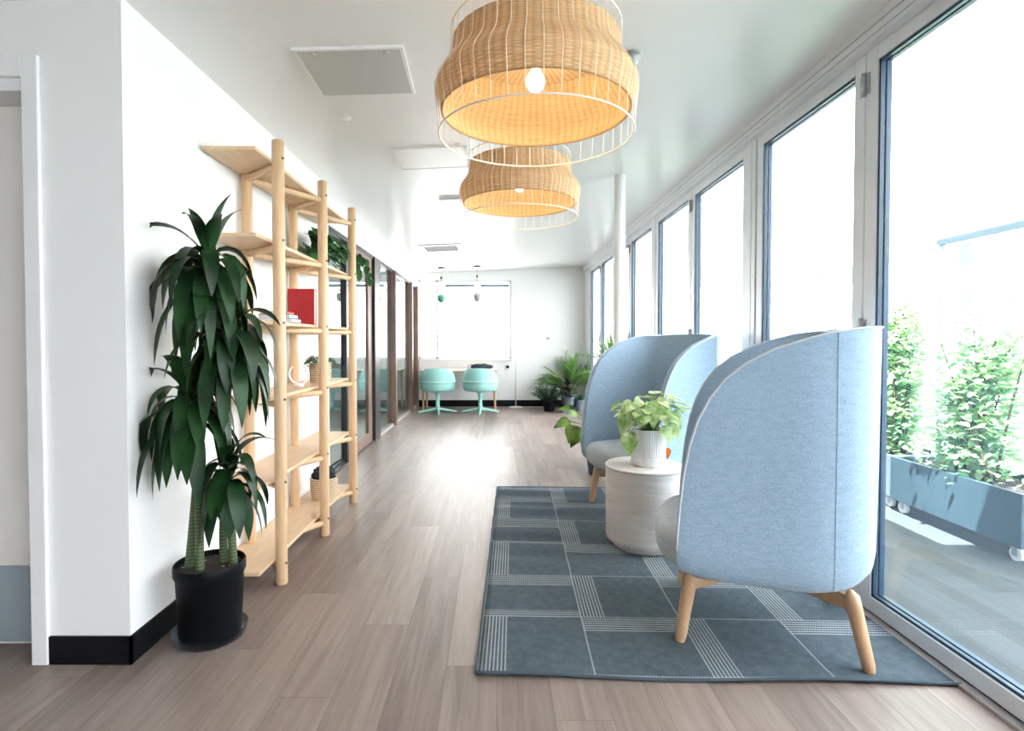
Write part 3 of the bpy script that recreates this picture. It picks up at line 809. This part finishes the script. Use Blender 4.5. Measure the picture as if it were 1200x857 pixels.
for i in range(40):
    a = R.random()*2*PI; ph = R.uniform(.5, 1.3)
    L = R.uniform(.11, .21)
    d = Vector((math.cos(a)*math.cos(ph), math.sin(a)*math.cos(ph)*.8, math.sin(ph)*.95))
    base = Vector((math.cos(a)*.03, math.sin(a)*.03, .196)); tip = base + d*L + Vector((0,0,.03))
    tube(bs, [base, base.lerp(tip, .5)+Vector((0,0,.012)), tip], .002, 5)
    ld = Vector((math.cos(a), math.sin(a), R.uniform(-.6, .3)))
    heart(b, tip, ld, (0,0,1), R.uniform(.075, .105))
for (x, y, z, dx, dz, s) in ((-.125,-.03,.30,-.5,-1.2,.13),(-.12,-.05,.19,-.1,-1.,.13),(-.10,-.04,.36,-.6,-.6,.12),(.10,-.07,.24,.5,-.7,.10),(.13,-.02,.30,.6,-1,.11),(.0,-.09,.355,.0,-1,.13),(-.05,-.09,.34,-.3,-1,.12),(.05,-.08,.35,.3,-1,.12),(.065,-.1,.235,.3,-.9,.095),(.0,-.06,.37,.1,-.5,.11),(.04,-.05,.385,.4,-.3,.08),(-.05,-.03,.38,-.4,-.2,.08)):
    tube(bs, [(0,0,.196), (x*.6, y*.6, (z+.25)/2+.02), (x, y, z)], .002, 5); heart(b, (x, y, z), (dx, -.35, dz), (0,-1,.4), s)
obj('stems', bs, M['stemg'], t); obj('foliage', b, M['cal'], t)
b = B(); heart(b, (.085,.09,.335), (.2,-.3,-.9), (0,-1,0), .075, .5); heart(b, (.095,.09,.30), (-.3,-.2,.8), (0,-1,0), .06, .5); obj('red_bloom', b, M['redb'], t)
b = B(); heart(b, (.125,.06,.08), (.1,-.3,-.9), (0,-1,0), .06, .5); tube(b, [(.03,.03,.2),(.11,.06,.19),(.125,.06,.08)], .002, 5); obj('orange_bloom', b, M['orangeb'], t)

# ------------------------------------------------------------------ shelf
sh = thing('open_shelving_unit', 'tall open maple shelving unit with round posts along the left wall', 'shelving unit', (0,0,0))
FX, BX = -1.062, -1.322
FY = (2.715, 3.40, 4.085); BYs = (2.955, 3.62)
for y, zt in zip(FY, (2.175,2.175,2.175)):
    b = B(); dowel(b, (FX, y, 0), (FX, y, zt), .029, 20, .25); obj('post', b, M['maple'], sh, True, auto=50)
for y in BYs:
    b = B(); dowel(b, (BX, y, 0), (BX, y, 2.10), .028, 20, .25); obj('back_post', b, M['maple'], sh, True, auto=50)
ZS = (.12, .52, .925, 1.30, 1.70, 2.095)
for z in ZS:
    b = B(); x0, x1, y0, y1 = -1.355, -1.105, 2.56, 4.17
    box(b, x0, x1, y0, y1, z-.018, z, .003); obj('shelf_board', b, M['maple_h'], sh)
    zr = z - .038
    seq = ((FX, FY[0]), (BX, BYs[0]), (FX, FY[1]), (BX, BYs[1]), (FX, FY[2]))
    for a, c in zip(seq, seq[1:]):
        b = B(); dowel(b, (a[0], a[1], zr), (c[0], c[1], zr), .0175, 12, .3); obj('rail', b, M['maple'], sh, True, auto=50)
    for y in FY:
        b = B(); tube(b, [(FX+.026, y-.012, zr+.028), (FX+.031, y-.014, zr+.028)], .006, 8); obj('pin', b, M['dowelend'], sh)

# things on the shelf
def book(name, label, x0, x1, y0, y1, z0, z1, m, spine='x', grp=None, rot=0.):
    t = thing(name, label, 'book', ((x0+x1)/2, (y0+y1)/2, z0), rot, grp); hx, hy, h = (x1-x0)/2, (y1-y0)/2, z1-z0
    if h > hx or h > hy and h > .1:     # standing, cover faces -y
        b = B(); box(b, -hx, hx, -hy, -hy+.004, 0, h, .001); box(b, -hx, hx, hy-.004, hy, 0, h, .001); box(b, -hx, -hx+.004, -hy, hy, 0, h, .001)
        obj('cover', b, m, t); obj('pages', bx(-hx+.004, hx-.004, -hy+.004, hy-.004, .004, h-.004), M['page'], t)
    else:
        b = B(); box(b, -hx, hx, -hy, hy, 0, .003); box(b, -hx, hx, -hy, hy, h-.003, h); box(b, hx-.003, hx, -hy, hy, 0, h)
        obj('cover', b, m, t); obj('pages', bx(-hx+.004, hx-.004, -hy+.004, hy-.004, .003, h-.003), M['page'], t)
    return t
book('red_book', 'upright red book standing on the shelf behind the middle post', -1.255, -1.095, 3.335, 3.375, 1.30, 1.515, M['red'])
book('white_book', 'flat white book lying lowest in the small pile by the red book', -1.29, -1.10, 2.98, 3.12, 1.30, 1.322, M['bookw'], grp='small pile of books beside the red book')
book('blue_book', 'light blue book in the middle of the small pile by the red book', -1.285, -1.115, 2.985, 3.115, 1.322, 1.345, M['bookb'], grp='small pile of books beside the red book')
book('orange_book', 'orange-red book on top of the small pile by the red book', -1.28, -1.13, 2.99, 3.10, 1.345, 1.362, M['booko'], grp='small pile of books beside the red book')

t = thing('ring_ornament', 'white open ring ornament on a small foot left of the basket plant', 'ornament', (-1.20, 3.36, .925))
b = B(); tube(b, [(.058*math.cos(a), .0, .075+.058*math.sin(a)) for a in [math.radians(-50+i*290/24-180) for i in range(25)]], .007, 8); obj('ring', b, M['white'], t, True)
b = B(); lathe(b, [(.001,0),(.03,0),(.03,.012),(.012,.02),(.001,.02)], 18); obj('foot', b, M['white'], t)

def basket(t, r0, r1, h, mm):
    b = B(); lathe(b, [(.001,0),(r0,0),(r0*.5+r1*.5+.004,h*.5),(r1,h),(r1-.008,h),(r0*.5+r1*.5-.006,h*.5),(r0-.008,.008),(.001,.008)], 36); obj('basket', b, mm, t, True, auto=60)
t = thing('trailing_basket_plant', 'small trailing plant in a woven basket on the shelf', 'potted plant', (-1.19, 3.74, .925))
basket(t, .066, .072, .13, M['basket'])
b = B(); disc(b, .064, .118); obj('soil', b, M['soil'], t)
b = B(); R.seed(11)
for i in range(42):
    a = R.random()*2*PI; L = R.uniform(.05, .11)
    pts = [Vector((math.cos(a)*.03, math.sin(a)*.03, .12)), Vector((math.cos(a)*.06, math.sin(a)*.06, .15+R.random()*.03)), Vector((math.cos(a)*(.075+L*.2), math.sin(a)*(.075+L*.2), .13))]
    if i < 20: pts.append(Vector((math.cos(a)*.095, math.sin(a)*.09, .13-R.random()*.10)))
    for p_, q in zip(pts, pts[1:]):
        for s in range(5):
            c = p_.lerp(q, s/5); ang = R.random()*6.28
            blade(b, c, (math.cos(ang), math.sin(ang), .3), .028, .012, .8, 3)
obj('foliage', b, M['trail'], t)
t = thing('storage_basket', 'woven basket on the bottom shelf board holding a dark cloth', 'basket', (-1.19, 3.80, .12))
basket(t, .082, .092, .145, M['basket'])
cl = thing('dark_cloth', 'dark navy cloth heaped in the basket on the bottom shelf', 'cloth', (-1.19, 3.80, .225))
b = B(); bmesh.ops.create_icosphere(b, subdivisions=4, radius=1)
for v in b.verts:
    n_ = mnoise.noise(v.co*2.2+Vector((3,1,2)))*.18 + mnoise.noise(v.co*5)*.07
    v.co = Vector((v.co.x*.078*(1+n_), v.co.y*.078*(1+n_), (v.co.z*.5+.5)*.115*(1+n_)))
obj('heap', b, M['navy'], cl, True)

t = thing('potted_pothos', 'dark green leafy pothos in a teal pot on the second-highest shelf', 'potted plant', (-1.22, 3.86, 1.70))
b = B(); lathe(b, [(.001,0),(.06,0),(.078,.12),(.074,.12),(.07,.105),(.001,.105)], 30); obj('pot', b, mat('teal_glaze', (.03,.10,.13), .3), t, True, auto=50)
b = B(); bs = B(); R.seed(5)
for i in range(120):
    a = R.random()*2*PI; ph = R.uniform(-.5, 1.3); L = R.uniform(.06, .17)
    d = Vector((max(-.35, math.cos(a)*math.cos(ph)), math.sin(a)*math.cos(ph)*1.15, math.sin(ph)))
    base = Vector((0,0,.11)); tip = base + d*L
    tip.x = max(tip.x, -.10); tip.z = max(tip.z, .02)
    tube(bs, [base, tip], .0018, 4)
    dd = Vector((d.x*.6+.25, d.y, R.uniform(-.8,.1))); heart(b, tip, dd, (.5,-.3,1), R.uniform(.06,.10))
for k in range(2):       # trailing vines past the end of the board
    pts = [Vector((.02,.05,.12)), Vector((.08+.05*k,.25,.17)), Vector((.13+.08*k,.42,.12)), Vector((.16+.08*k,.50+.05*k,-.02-.04*k))]
    tube(bs, pts, .002, 5)
    for p_, q in zip(pts, pts[1:]):
        for s in range(4):
            c = p_.lerp(q, s/4); heart(b, c, (R.uniform(-.2,.6), R.uniform(-.6,.6), -.8), (0,-1,.3), R.uniform(.05,.08))
for v in b.verts: v.co.x = max(v.co.x, -.13); v.co.z = max(v.co.z, -.2) if v.co.y > .32 else max(v.co.z, .004)
for v in bs.verts: v.co.x = max(v.co.x, -.13)
obj('stems', bs, M['stemg'], t); obj('foliage', b, M['pothos'], t)

# ------------------------------------------------------------------ dracaena by the left wall
DX, DY = -1.165, 2.235
dr = thing('potted_dracaena', 'tall dracaena with drooping dark leaves in a black pot beside the shelf', 'potted plant', (DX, DY, 0))
b = B(); lathe(b, [(.001,.012),(.112,.012),(.116,.03),(.126,.255),(.131,.262),(.134,.268),(.134,.302),(.131,.308),(.126,.305),(.122,.27),(.122,.25)], 56); obj('pot', b, M['potblack'], dr, True, auto=40)
b = B(); lathe(b, [(.001,.002),(.128,.002),(.134,.008),(.140,.04),(.138,.04),(.130,.011),(.001,.006)], 48); obj('saucer', b, M['saucer'], dr, True, auto=60)
b = B(); disc(b, .123, .286, 48, 0, 0, .006); obj('soil', b, M['soil'], dr)
def dlim(v):
    v = v.copy()
    if v.x + DX < -1.352: v.x = -1.352 - DX + R.uniform(0,.004)
    if v.y + DY > 2.55: v.y = 2.55 - DY
    return v
R.seed(21)
#        base xy         head xyz            n  reach  up
heads = (((-.078,-.015), (.015, -.02, 1.50), 50, .37, 1.0),
         ((.086,.02),   (.10, -.03, 1.22), 46, .35, .8),
         ((-.015,-.05),(-.05, -.05, .96), 40, .34, .8),
         ((.040,.035),  (.095, -.03, .68), 30, .28, .7))
for (bxy, h, n, reach, up) in heads:
    b = B(); p0 = Vector((bxy[0], bxy[1], .28)); p1 = Vector(h)
    mids = [p0.lerp(p1, q) + Vector((math.sin(q*PI)*.012*(1 if bxy[0] < 0 else -1), 0, 0)) for q in [i/14 for i in range(15)]]
    tube(b, mids, [.0165-.004*i/14 for i in range(15)], 12); obj('cane', b, M['cane'], dr, True, auto=60)
    b = B()
    for i in range(n):
        q = i/n; a = i*2.399963 + R.uniform(-.25, .25)
        el = math.radians(78 - 95*q**.8 + R.uniform(-10, 10))
        d = Vector((math.cos(a)*math.cos(el), math.sin(a)*math.cos(el), math.sin(el)))
        base = p1 + Vector((0,0,.05 - .15*q)) + Vector((math.cos(a), math.sin(a), 0))*.012
        L = reach*R.uniform(.75, 1.08)*(.72+.38*q if q < .5 else 1.0)
        blade(b, base, d, L, R.uniform(.048, .072), R.uniform(1.5, 3.2) if q > .1 else R.uniform(.7, 1.6), 10, .22, 'lance', dlim, R.uniform(-.5,.5))
    obj('leaf_crown', b, M['drac'], dr, True)

# ------------------------------------------------------------------ far end: mint chairs, table, lamps, plants
def mint_chair(label, x, y, rz):
    t = thing('mint_tub_chair', label, 'chair', (x, y, 0), rz, group='mint green swivel tub chairs at the far table')
    # local +y is the front, the back faces -y
    b = B(); lathe(b, [(.001,.365),(.16,.362),(.25,.372),(.283,.40),(.292,.46),(.290,.52),(.27,.535),(.001,.54)], 44); obj('seat', b, M['teal'], t, True)
    b = B(); n = 40; rows_o = []
    for j in range(9):
        q = j/8; row = []
        for i in range(n+1):
            a = math.radians(-90 - 125 + 250*i/n); c = abs(i/n-.5)*2
            zt = .545 + .215*math.sqrt(max(0, 1-(c*.98)**2.1))
            z = .50 + (zt-.50)*q; r = .300 - .012*q - .05*q**3
            row.append((r*math.cos(a), r*math.sin(a), z))
        rows_o.append(row)
    g = [[b.verts.new(p_) for p_ in r] for r in rows_o]
    for a_, c_ in zip(g, g[1:]):
        for k in range(n): f = b.faces.new((a_[k], a_[k+1], c_[k+1], c_[k])); f.smooth = True
    o = obj('backrest', b, M['teal'], t, True)
    md = o.modifiers.new('thick', 'SOLIDIFY'); md.thickness = .055; md.offset = -1
    bv = o.modifiers.new('round', 'BEVEL'); bv.width = .015; bv.segments = 3; bv.limit_method = 'ANGLE'; bv.angle_limit = .9
    b = B(); tube(b, ring_pts(.299, .535, 48), .010, 8, closed=True); obj('piping', b, M['tealpipe'], t, True)
    b = B(); lathe(b, [(.045,.07),(.034,.12),(.030,.26),(.045,.33),(.09,.362),(.001,.364)], 24, capb=True); obj('stem', b, M['tealp'], t, True)
    for k in range(4):
        a = PI/4*0 + PI/2*k + .12; b = B()
        tube(b, [(.02*math.cos(a), .02*math.sin(a), .072), (.17*math.cos(a), .17*math.sin(a), .045), (.315*math.cos(a), .315*math.sin(a), .016)], [.026,.021,.016], 10)
        obj('foot', b, M['tealp'], t, True, auto=60)
    return t
mint_chair('left mint green swivel tub chair in front of the far window', -.985, 9.25, .05)
mint_chair('right mint green swivel tub chair, beside the white floor lamp', -.275, 9.27, -.12)
t = thing('wooden_table', 'narrow wooden table under the far window behind the mint chairs', 'table', (-.66, 9.80, 0))
obj('tabletop', bx(-.66, .66, -.28, .32, .665, .70, .004), M['tabletop'], t)
for x in (-.6, .62):
    for y in (-.22, .26):
        b = B(); tube(b, [(x*1.02, y*1.06, 0), (x, y, .665)], [.018,.026], 12); obj('leg', b, M['oakleg'], t, True, auto=50)
t = thing('cloth_bundle', 'low dark grey bundle lying on the table behind the right mint chair', 'bundle', (-.26, 9.72, .70))
b = B(); bmesh.ops.create_icosphere(b, subdivisions=4, radius=1)
for v in b.verts:
    n_ = mnoise.noise(v.co*2.4+Vector((7,3,1)))*.25 + mnoise.noise(v.co*6)*.12
    v.co = Vector((v.co.x*.20*(1+n_*.3), v.co.y*.07*(1+n_), (v.co.z*.5+.5)*.10*(1+n_)))
obj('cloth', b, mat('dark_wool', (.035,.045,.055), .9, var=.3, scale=40), t, True)
b = B(); tube(b, [(-.17+.07*math.cos(a), -.01,   .052+.04*math.sin(a)) for a in [2*PI*i/20 for i in range(20)]], .009, 7, closed=True); obj('strap', b, M['grey'], t, True)

def small_pendant(label, x, y, m, g):
    zc = cz(x); t = thing('small_pendant_lamp', label, 'pendant lamp', (x, y, zc), group=g)
    b = B(); lathe(b, [(.001,-.02),(.06,-.02),(.06,0)], 24); obj('canopy', b, M['potgrey'], t, auto=40)
    b = B(); tube(b, [(0,0,-.02),(0,0,-.46)], .005, 6); obj('cord', b, M['grey'], t)
    b = B(); tube(b, [(0,0,-.16),(0,0,-.20)], .018, 12); obj('grip', b, M['potgrey'], t)
    b = B(); lathe(b, [(.018,-.46),(.055,-.475),(.066,-.52),(.058,-.57),(.03,-.61),(.028,-.608),(.055,-.568),(.062,-.52),(.05,-.48),(.018,-.465)], 28); obj('shade', b, m, t, True)
    return t
g = 'two small pendants over the far table'
small_pendant('small green-shaded pendant lamp in front of the far window, left', -.95, 9.55, mat('green_shade', (.10,.38,.28), .4), g)
small_pendant('small grey-shaded pendant lamp in front of the far window, right', -.335, 9.55, mat('grey_shade', (.42,.42,.40), .4), g)

t = thing('floor_lamp', 'slim white floor lamp with tilted cone shade at the far wall', 'floor lamp', (.345, 9.98, 0))
b = B(); lathe(b, [(.001,.0),(.125,.0),(.125,.012),(.11,.02),(.015,.024),(.001,.024)], 36); obj('base', b, M['white'], t, auto=40)
b = B(); tube(b, [(0,0,.02),(0,0,1.40)], .010, 10); obj('pole', b, M['pole'], t)
b = B(); tube(b, [(.02,0,1.40),(-.10,-.02,1.405),(-.13,-.03,1.37)], .007, 8); obj('arm', b, M['pole'], t)
b = B(); lathe(b, [(.018,.05),(.022,.03),(.085,-.085),(.082,-.085),(.018,.025)], 28)
bmesh.ops.rotate(b, verts=b.verts[:], cent=(0,0,0), matrix=Matrix.Rotation(math.radians(38), 3, 'Y'))
bmesh.ops.translate(b, verts=b.verts[:], vec=(-.155,-.03,1.33)); obj('lamp_shade', b, M['lampcone'], t, True, auto=60)
cr = B(); tube(cr, [(.345,10.11,.006),(.45,10.06,.006),(.62,10.03,.006),(.72,10.08,.006),(.86,10.05,.006),(1.0,10.16,.006)], .006, 6)
tag(obj('power_cord', cr, M['white']), 'white power cord on the floor beside the floor lamp', 'cord')

t = thing('wall_outlet', 'white outlet with a black plug on the far wall, left of the floor lamp', 'outlet', (.205, YF, .74))
obj('plate', bx(-.04, .04, -.008, 0, -.06, .06, .003), M['white'], t); obj('plug', bx(-.026, .026, -.04, -.008, -.035, .012, .006), M['black'], t)
t = thing('wall_control', 'small white wall control with a dark screen on the far wall', 'thermostat', (.94, YF, 1.24))
obj('plate', bx(-.045, .045, -.012, 0, -.045, .045, .004), M['white'], t); obj('screen', bx(-.03, .03, -.015, -.011, -.006, .03, .002), M['grey'], t)

def pot(t, r0, r1, h, m, soil=True):
    b = B(); lathe(b, [(.001,0),(r0,0),(r1,h),(r1*1.05,h),(r1*1.05,h+.02),(r1*.95,h+.02),(r1*.92,h-.02),(.001,h-.02)], 32); obj('pot', b, m, t, True, auto=45)
t = thing('potted_palm', 'feathery green palm in a slate pot at the far right corner', 'potted plant', (1.27, 9.72, 0))
pot(t, .10, .135, .26, M['potgrey'])
b = B(); disc(b, .12, .25); obj('soil', b, M['soil'], t)
b = B(); bs = B(); R.seed(9)
for i in range(30):
    a = i*2.4 + R.uniform(-.3,.3); el = R.uniform(.85, 1.5); L = R.uniform(.6, .92)*(.8 if math.cos(a) < -.3 else 1)
    d = Vector((math.cos(a)*math.cos(el), math.sin(a)*math.cos(el)*.8, math.sin(el))); p_ = Vector((math.cos(a)*.03, math.sin(a)*.03, .25)); pts = [p_.copy()]; n = 12
    for k in range(n):
        p_ = p_ + d*(L/n); d = (d + Vector((0,0,-1))*.085).normalized()
        p_.x = min(p_.x, .30); p_.y = min(p_.y, .42)
        pts.append(p_.copy())
        if k > 3:
            s = d.cross(Vector((0,0,1))).normalized()
            for sg in (1,-1):
                for off in (0, .5):
                    q = pts[-2].lerp(pts[-1], off); blade(b, q, d*.8 + s*sg*.8 + Vector((0,0,.15)), .23*(1.05-abs(k/n-.6)), .021, .6, 4, .2, 'lance')
    tube(bs, pts, .0045, 5)
for v in b.verts: v.co.x = min(v.co.x, .33); v.co.y = min(v.co.y, .46)
obj('stems', bs, M['stemg'], t); obj('fronds', b, M['palm'], t)
t = thing('potted_rubber_plant', 'dark leafy rubber plant in a dark pot before the palm', 'potted plant', (1.20, 9.36, 0))
pot(t, .085, .105, .24, M['potgrey']); b = B(); disc(b, .09, .23); obj('soil', b, M['soil'], t)
b = B(); bs = B(); R.seed(14); tube(bs, [(0,0,.22),(.01,0,.5)], .008, 8)
for i in range(22):
    a = i*2.4; el = R.uniform(.0, 1.0); z = .27+.26*i/22
    blade(b, (.01*math.cos(a), .01*math.sin(a), z), (math.cos(a)*math.cos(el), math.sin(a)*math.cos(el), math.sin(el)), R.uniform(.16,.22), .075, .7, 7, .2, 'ovate')
obj('stem', bs, M['bark'], t); obj('foliage', b, M['burg'], t)
t = thing('potted_zz_plant', 'bushy dark green plant in a black pot left of the palm', 'potted plant', (.90, 9.48, 0))
pot(t, .085, .11, .17, M['potblack']); b = B(); disc(b, .10, .16); obj('soil', b, M['soil'], t)
b = B(); bs = B(); R.seed(15)
for i in range(17):
    a = i*2.4; el = R.uniform(.45,1.4); L = R.uniform(.25,.42); d = Vector((math.cos(a)*math.cos(el), math.sin(a)*math.cos(el), math.sin(el)))
    pts = [Vector((math.cos(a)*.03, math.sin(a)*.03, .15)) + d*(L*k/6) + Vector((0,0,-.04*(k/6)**2)) for k in range(7)]
    tube(bs, pts, .005, 5)
    for k in range(1, 7):
        s = d.cross(Vector((0,0,1))).normalized()
        for sg in (1,-1): blade(b, pts[k], d*.5+s*sg+Vector((0,0,.2)), R.uniform(.11,.16), .062, .7, 5, .2, 'ovate')
obj('stems', bs, M['stemg'], t); obj('foliage', b, M['broad'], t)
t = thing('small_grey_pot', 'small blue-grey pot with a leafy plant right of the palm pot', 'potted plant', (1.45, 9.55, 0))
pot(t, .07, .09, .17, M['potblue']); b = B(); disc(b, .08, .16); obj('soil', b, M['soil'], t)
b = B(); R.seed(16)
for i in range(16):
    a = i*2.4; el = R.uniform(.3,1.3); blade(b, (0,0,.16), (math.cos(a)*math.cos(el)*.6, math.sin(a)*math.cos(el), math.sin(el)), R.uniform(.15,.24), .05, .8, 6, .2, 'ovate')
obj('foliage', b, M['broad'], t)

# plant behind the far armchair (monstera-like leaves to the left, blades above the chair)
t = thing('potted_monstera', 'variegated leafy plant on the floor peeking out left of the far armchair', 'potted plant', (.93, 4.98, 0))
pot(t, .10, .13, .25, M['potgrey']); b = B(); disc(b, .12, .24); obj('soil', b, M['soil'], t)
b = B(); bs = B(); R.seed(31)
for (x, y, z, dx, dy, dz, s) in ((-.30,-.12,.50,-.95,-.2,-.35,.15),(-.27,-.20,.46,-.3,-.2,-.9,.15),(-.20,-.18,.43,-.55,-.2,-.8,.18),(-.14,-.22,.40,-.2,-.3,-.9,.17),(-.24,.02,.58,-.9,.2,.1,.14),(.08,.08,.52,.5,.6,-.4,.16),(-.16,-.1,.40,-.8,-.4,-.5,.14),(.1,-.06,.5,.6,-.4,-.6,.15),(-.02,.12,.5,-.2,.8,-.4,.15),(-.22,-.05,.53,-.7,-.1,.35,.14)):
    tube(bs, [(0,0,.24), (x*.45, y*.45, (z+.24)*.5+.08), (x, y, z)], .004, 6); heart(b, (x, y, z), (dx, dy, dz), (0,-.6,1), s)
obj('stems', bs, M['stemg'], t); obj('foliage', b, M['monst'], t)
t = thing('potted_yucca', 'tall plant with pointed blades rising behind the far armchair by the window', 'potted plant', (1.12, 5.25, 0))
pot(t, .11, .14, .30, M['potgrey']); b = B(); disc(b, .13, .29); obj('soil', b, M['soil'], t)
b = B(); tube(b, [(0,0,.28),(.01,0,.6),(-.02,0,.93)], [.022,.02,.018], 10); obj('trunk', b, M['bark'], t, True)
b = B(); R.seed(33)
for i in range(24):
    a = i*2.4; el = R.uniform(.75, 1.5); blade(b, (-.02+math.cos(a)*.015, math.sin(a)*.015, .93), (math.cos(a)*math.cos(el), math.sin(a)*math.cos(el), math.sin(el)), R.uniform(.30,.42), .045, .55, 8, .25, 'lance')
for v in b.verts: v.co.x = min(v.co.x, .36)
obj('leaf_crown', b, M['palm'], t, True)

# ------------------------------------------------------------------ outside: planters, climbers, screen, building
def planter(label, x, y0, y1, m, h=.30, wdt=.46):
    t = thing('wheeled_planter_box', label, 'planter', (x, y0, -.02), group='wheeled planter boxes on the terrace'); L = y1-y0
    b = B(); box(b, 0, .025, 0, L, .09, .09+h); box(b, wdt-.025, wdt, 0, L, .09, .09+h); box(b, .025, wdt-.025, 0, .025, .09, .09+h); box(b, .025, wdt-.025, L-.025, L, .09, .09+h); box(b, .025, wdt-.025, .025, L-.025, .09, .11)
    obj('box', b, m, t)
    b = B(); box(b, .025, wdt-.025, .025, L-.025, .11, .09+h-.04); obj('soil', b, M['soil'], t)
    for px in (.05, wdt-.05):
        for py in (.07, L-.07):
            b = B(); tube(b, [(px-.014, py, .04), (px+.014, py, .04)], .038, 16); o = obj('caster', b, M['white'], t, auto=40)
            b = B(); box(b, px-.022, px+.022, py-.02, py+.02, .074, .09); box(b, px-.022, px-.017, py-.015, py+.015, .03, .08); box(b, px+.017, px+.022, py-.015, py+.015, .03, .08); obj('fork', b, M['hinge'], o)
    return t
planter('blue-grey wheeled planter box nearest the glass on the terrace', 2.84, 2.98, 3.98, M['planter'])
planter('paler narrow planter box beyond the blue-grey one on the terrace', 2.86, 4.0, 4.42, M['planterl'])
planter('long wheeled planter box farthest along the terrace', 2.88, 4.45, 5.6, M['planter'])
def bush(name, label, cx, cy, z0, h, rx, ry, n, seed, size=.05):
    R.seed(seed); t = thing(name, label, 'shrub', (cx, cy, z0), group='leafy climbers in the terrace planters')
    b = B(); bs = B(); stems = []
    for i in range(14):
        a = R.random()*6.28; top = Vector((math.cos(a)*rx*R.random(), math.sin(a)*ry*R.random(), h*R.uniform(.6, 1.)))
        p0 = Vector((R.uniform(-.08,.08), R.uniform(-ry*.5,ry*.5), 0)); mid = p0.lerp(top, .5) + Vector((R.uniform(-.08,.08), R.uniform(-.08,.08), .05))
        pts = [p0, p0.lerp(mid,.5), mid, mid.lerp(top,.5), top]; tube(bs, pts, [.010,.008,.007,.005,.003], 5); stems.append(pts)
    for i in range(n):
        pts = R.choice(stems); q = R.uniform(.2, 3.999); k = int(q); c = pts[k].lerp(pts[k+1], q-k)
        c = c + Vector((R.gauss(0,.09), R.gauss(0,.09), R.gauss(0,.07)))
        c.z = max(.02, c.z)
        a = R.random()*6.28; heart(b, c, (math.cos(a), math.sin(a), R.uniform(-.8,.3)), (R.uniform(-.4,.4), R.uniform(-.4,.4), 1), size*R.uniform(.6,1.2))
    obj('stems', bs, M['bark'], t); obj('foliage', b, M['vine'], t)
bush('climbing_shrub', 'lower broad leafy shrub in the nearest terrace planter', 3.08, 3.50, .30, 1.12, .22, .42, 3400, 41)
bush('climbing_shrub', 'tall leafy shrub left in the terrace view, behind the near armchair', 3.10, 4.30, .30, 1.50, .22, .32, 3400, 42)
bush('climbing_shrub', 'leafy shrub farthest along the row of terrace planters', 3.10, 5.10, .30, 1.15, .20, .40, 1500, 43)
t = thing('glass_wind_screen', 'tall glass wind screen with a blue-grey top rail beyond the planters', 'wind screen', (3.52, 4.40, -.02))
obj('glass_pane', bx(-.005, .005, -7., -.02, .06, 1.98), M['sglass'], t)
obj('top_rail', bx(-.022, .022, -7., .03, 1.98, 2.025), M['planter'], t)
for y in (0, -2.2, -4.4, -6.6): obj('post', bx(-.015, .015, y-.014, y+.014, 0, 1.98), M['planterl'], t)
bl = thing('distant_building', 'pale distant building with small windows beyond the terrace', 'building', (26., 22., -4.))
b = B(); box(b, 0, 16, 0, 26, 0, 11.6); box(b, -.15, 16.2, -.15, 26.2, 11.6, 11.9); obj('walls', b, M['bldg'], bl)
for i in range(7):
    for k in range(4):
        obj('window', bx(-.03, .05, 1.6+i*3.4, 2.5+i*3.4, 1.6+k*2.6, 2.9+k*2.6), M['bwin'], bl)
for i in range(4):
    for k in range(3): obj('window', bx(1.6+i*3.6, 2.6+i*3.6, -.03, .05, 1.6+k*2.6, 2.9+k*2.6), M['bwin'], bl)
b = B(); box(b, 9., 80., -30., 120., -4.2, -4.); struct('ground_outside', b, M['bldg'])

# ------------------------------------------------------------------ light
wd = bpy.data.worlds.new('sky'); bpy.context.scene.world = wd; wd.use_nodes = True
nt = wd.node_tree; bg = nt.nodes['Background']
bg.inputs[0].default_value = (1., .935, .905, 1); bg.inputs[1].default_value = 9.6
s = bpy.data.lights.new('sun', 'SUN'); s.energy = 45.; s.angle = math.radians(.6); s.color = (1., .95, .86)
so = bpy.data.objects.new('sun', s); C.objects.link(so)
so.rotation_euler = Vector((.28, .30, -1.)).to_track_quat('-Z', 'Y').to_euler()
for (x, y) in ((LX1, LY1), (LX2, LY2)):
    l = bpy.data.lights.new('bulb_light', 'POINT'); l.energy = 4.0; l.color = (1., .80, .52); l.shadow_soft_size = .04
    lo = bpy.data.objects.new('bulb_light', l); C.objects.link(lo); lo.location = (x, y, 2.06)

# ------------------------------------------------------------------ camera
cam = bpy.data.cameras.new('camera'); co = bpy.data.objects.new('camera', cam); C.objects.link(co)
cam.sensor_fit = 'HORIZONTAL'; cam.sensor_width = 36.; cam.lens = 650/1200*36
pitch = math.radians(1.3)
co.location = (0, 0, 1.2); co.rotation_euler = (PI/2 - pitch, 0, 0)
cam.shift_x = 18/1200; cam.shift_y = -(28.5 - 650*math.tan(pitch))/1200
cam.clip_start = .05; cam.clip_end = 300
sc = bpy.context.scene; sc.camera = co
sc.view_settings.view_transform = 'Standard'; sc.view_settings.look = 'None'; sc.view_settings.gamma = 1.; sc.view_settings.use_curve_mapping = False
sc.view_settings.exposure = .5
sc.cycles.use_denoising = True
sc.cycles.max_bounces = 14; sc.cycles.diffuse_bounces = 7; sc.cycles.transparent_max_bounces = 24; sc.cycles.glossy_bounces = 5
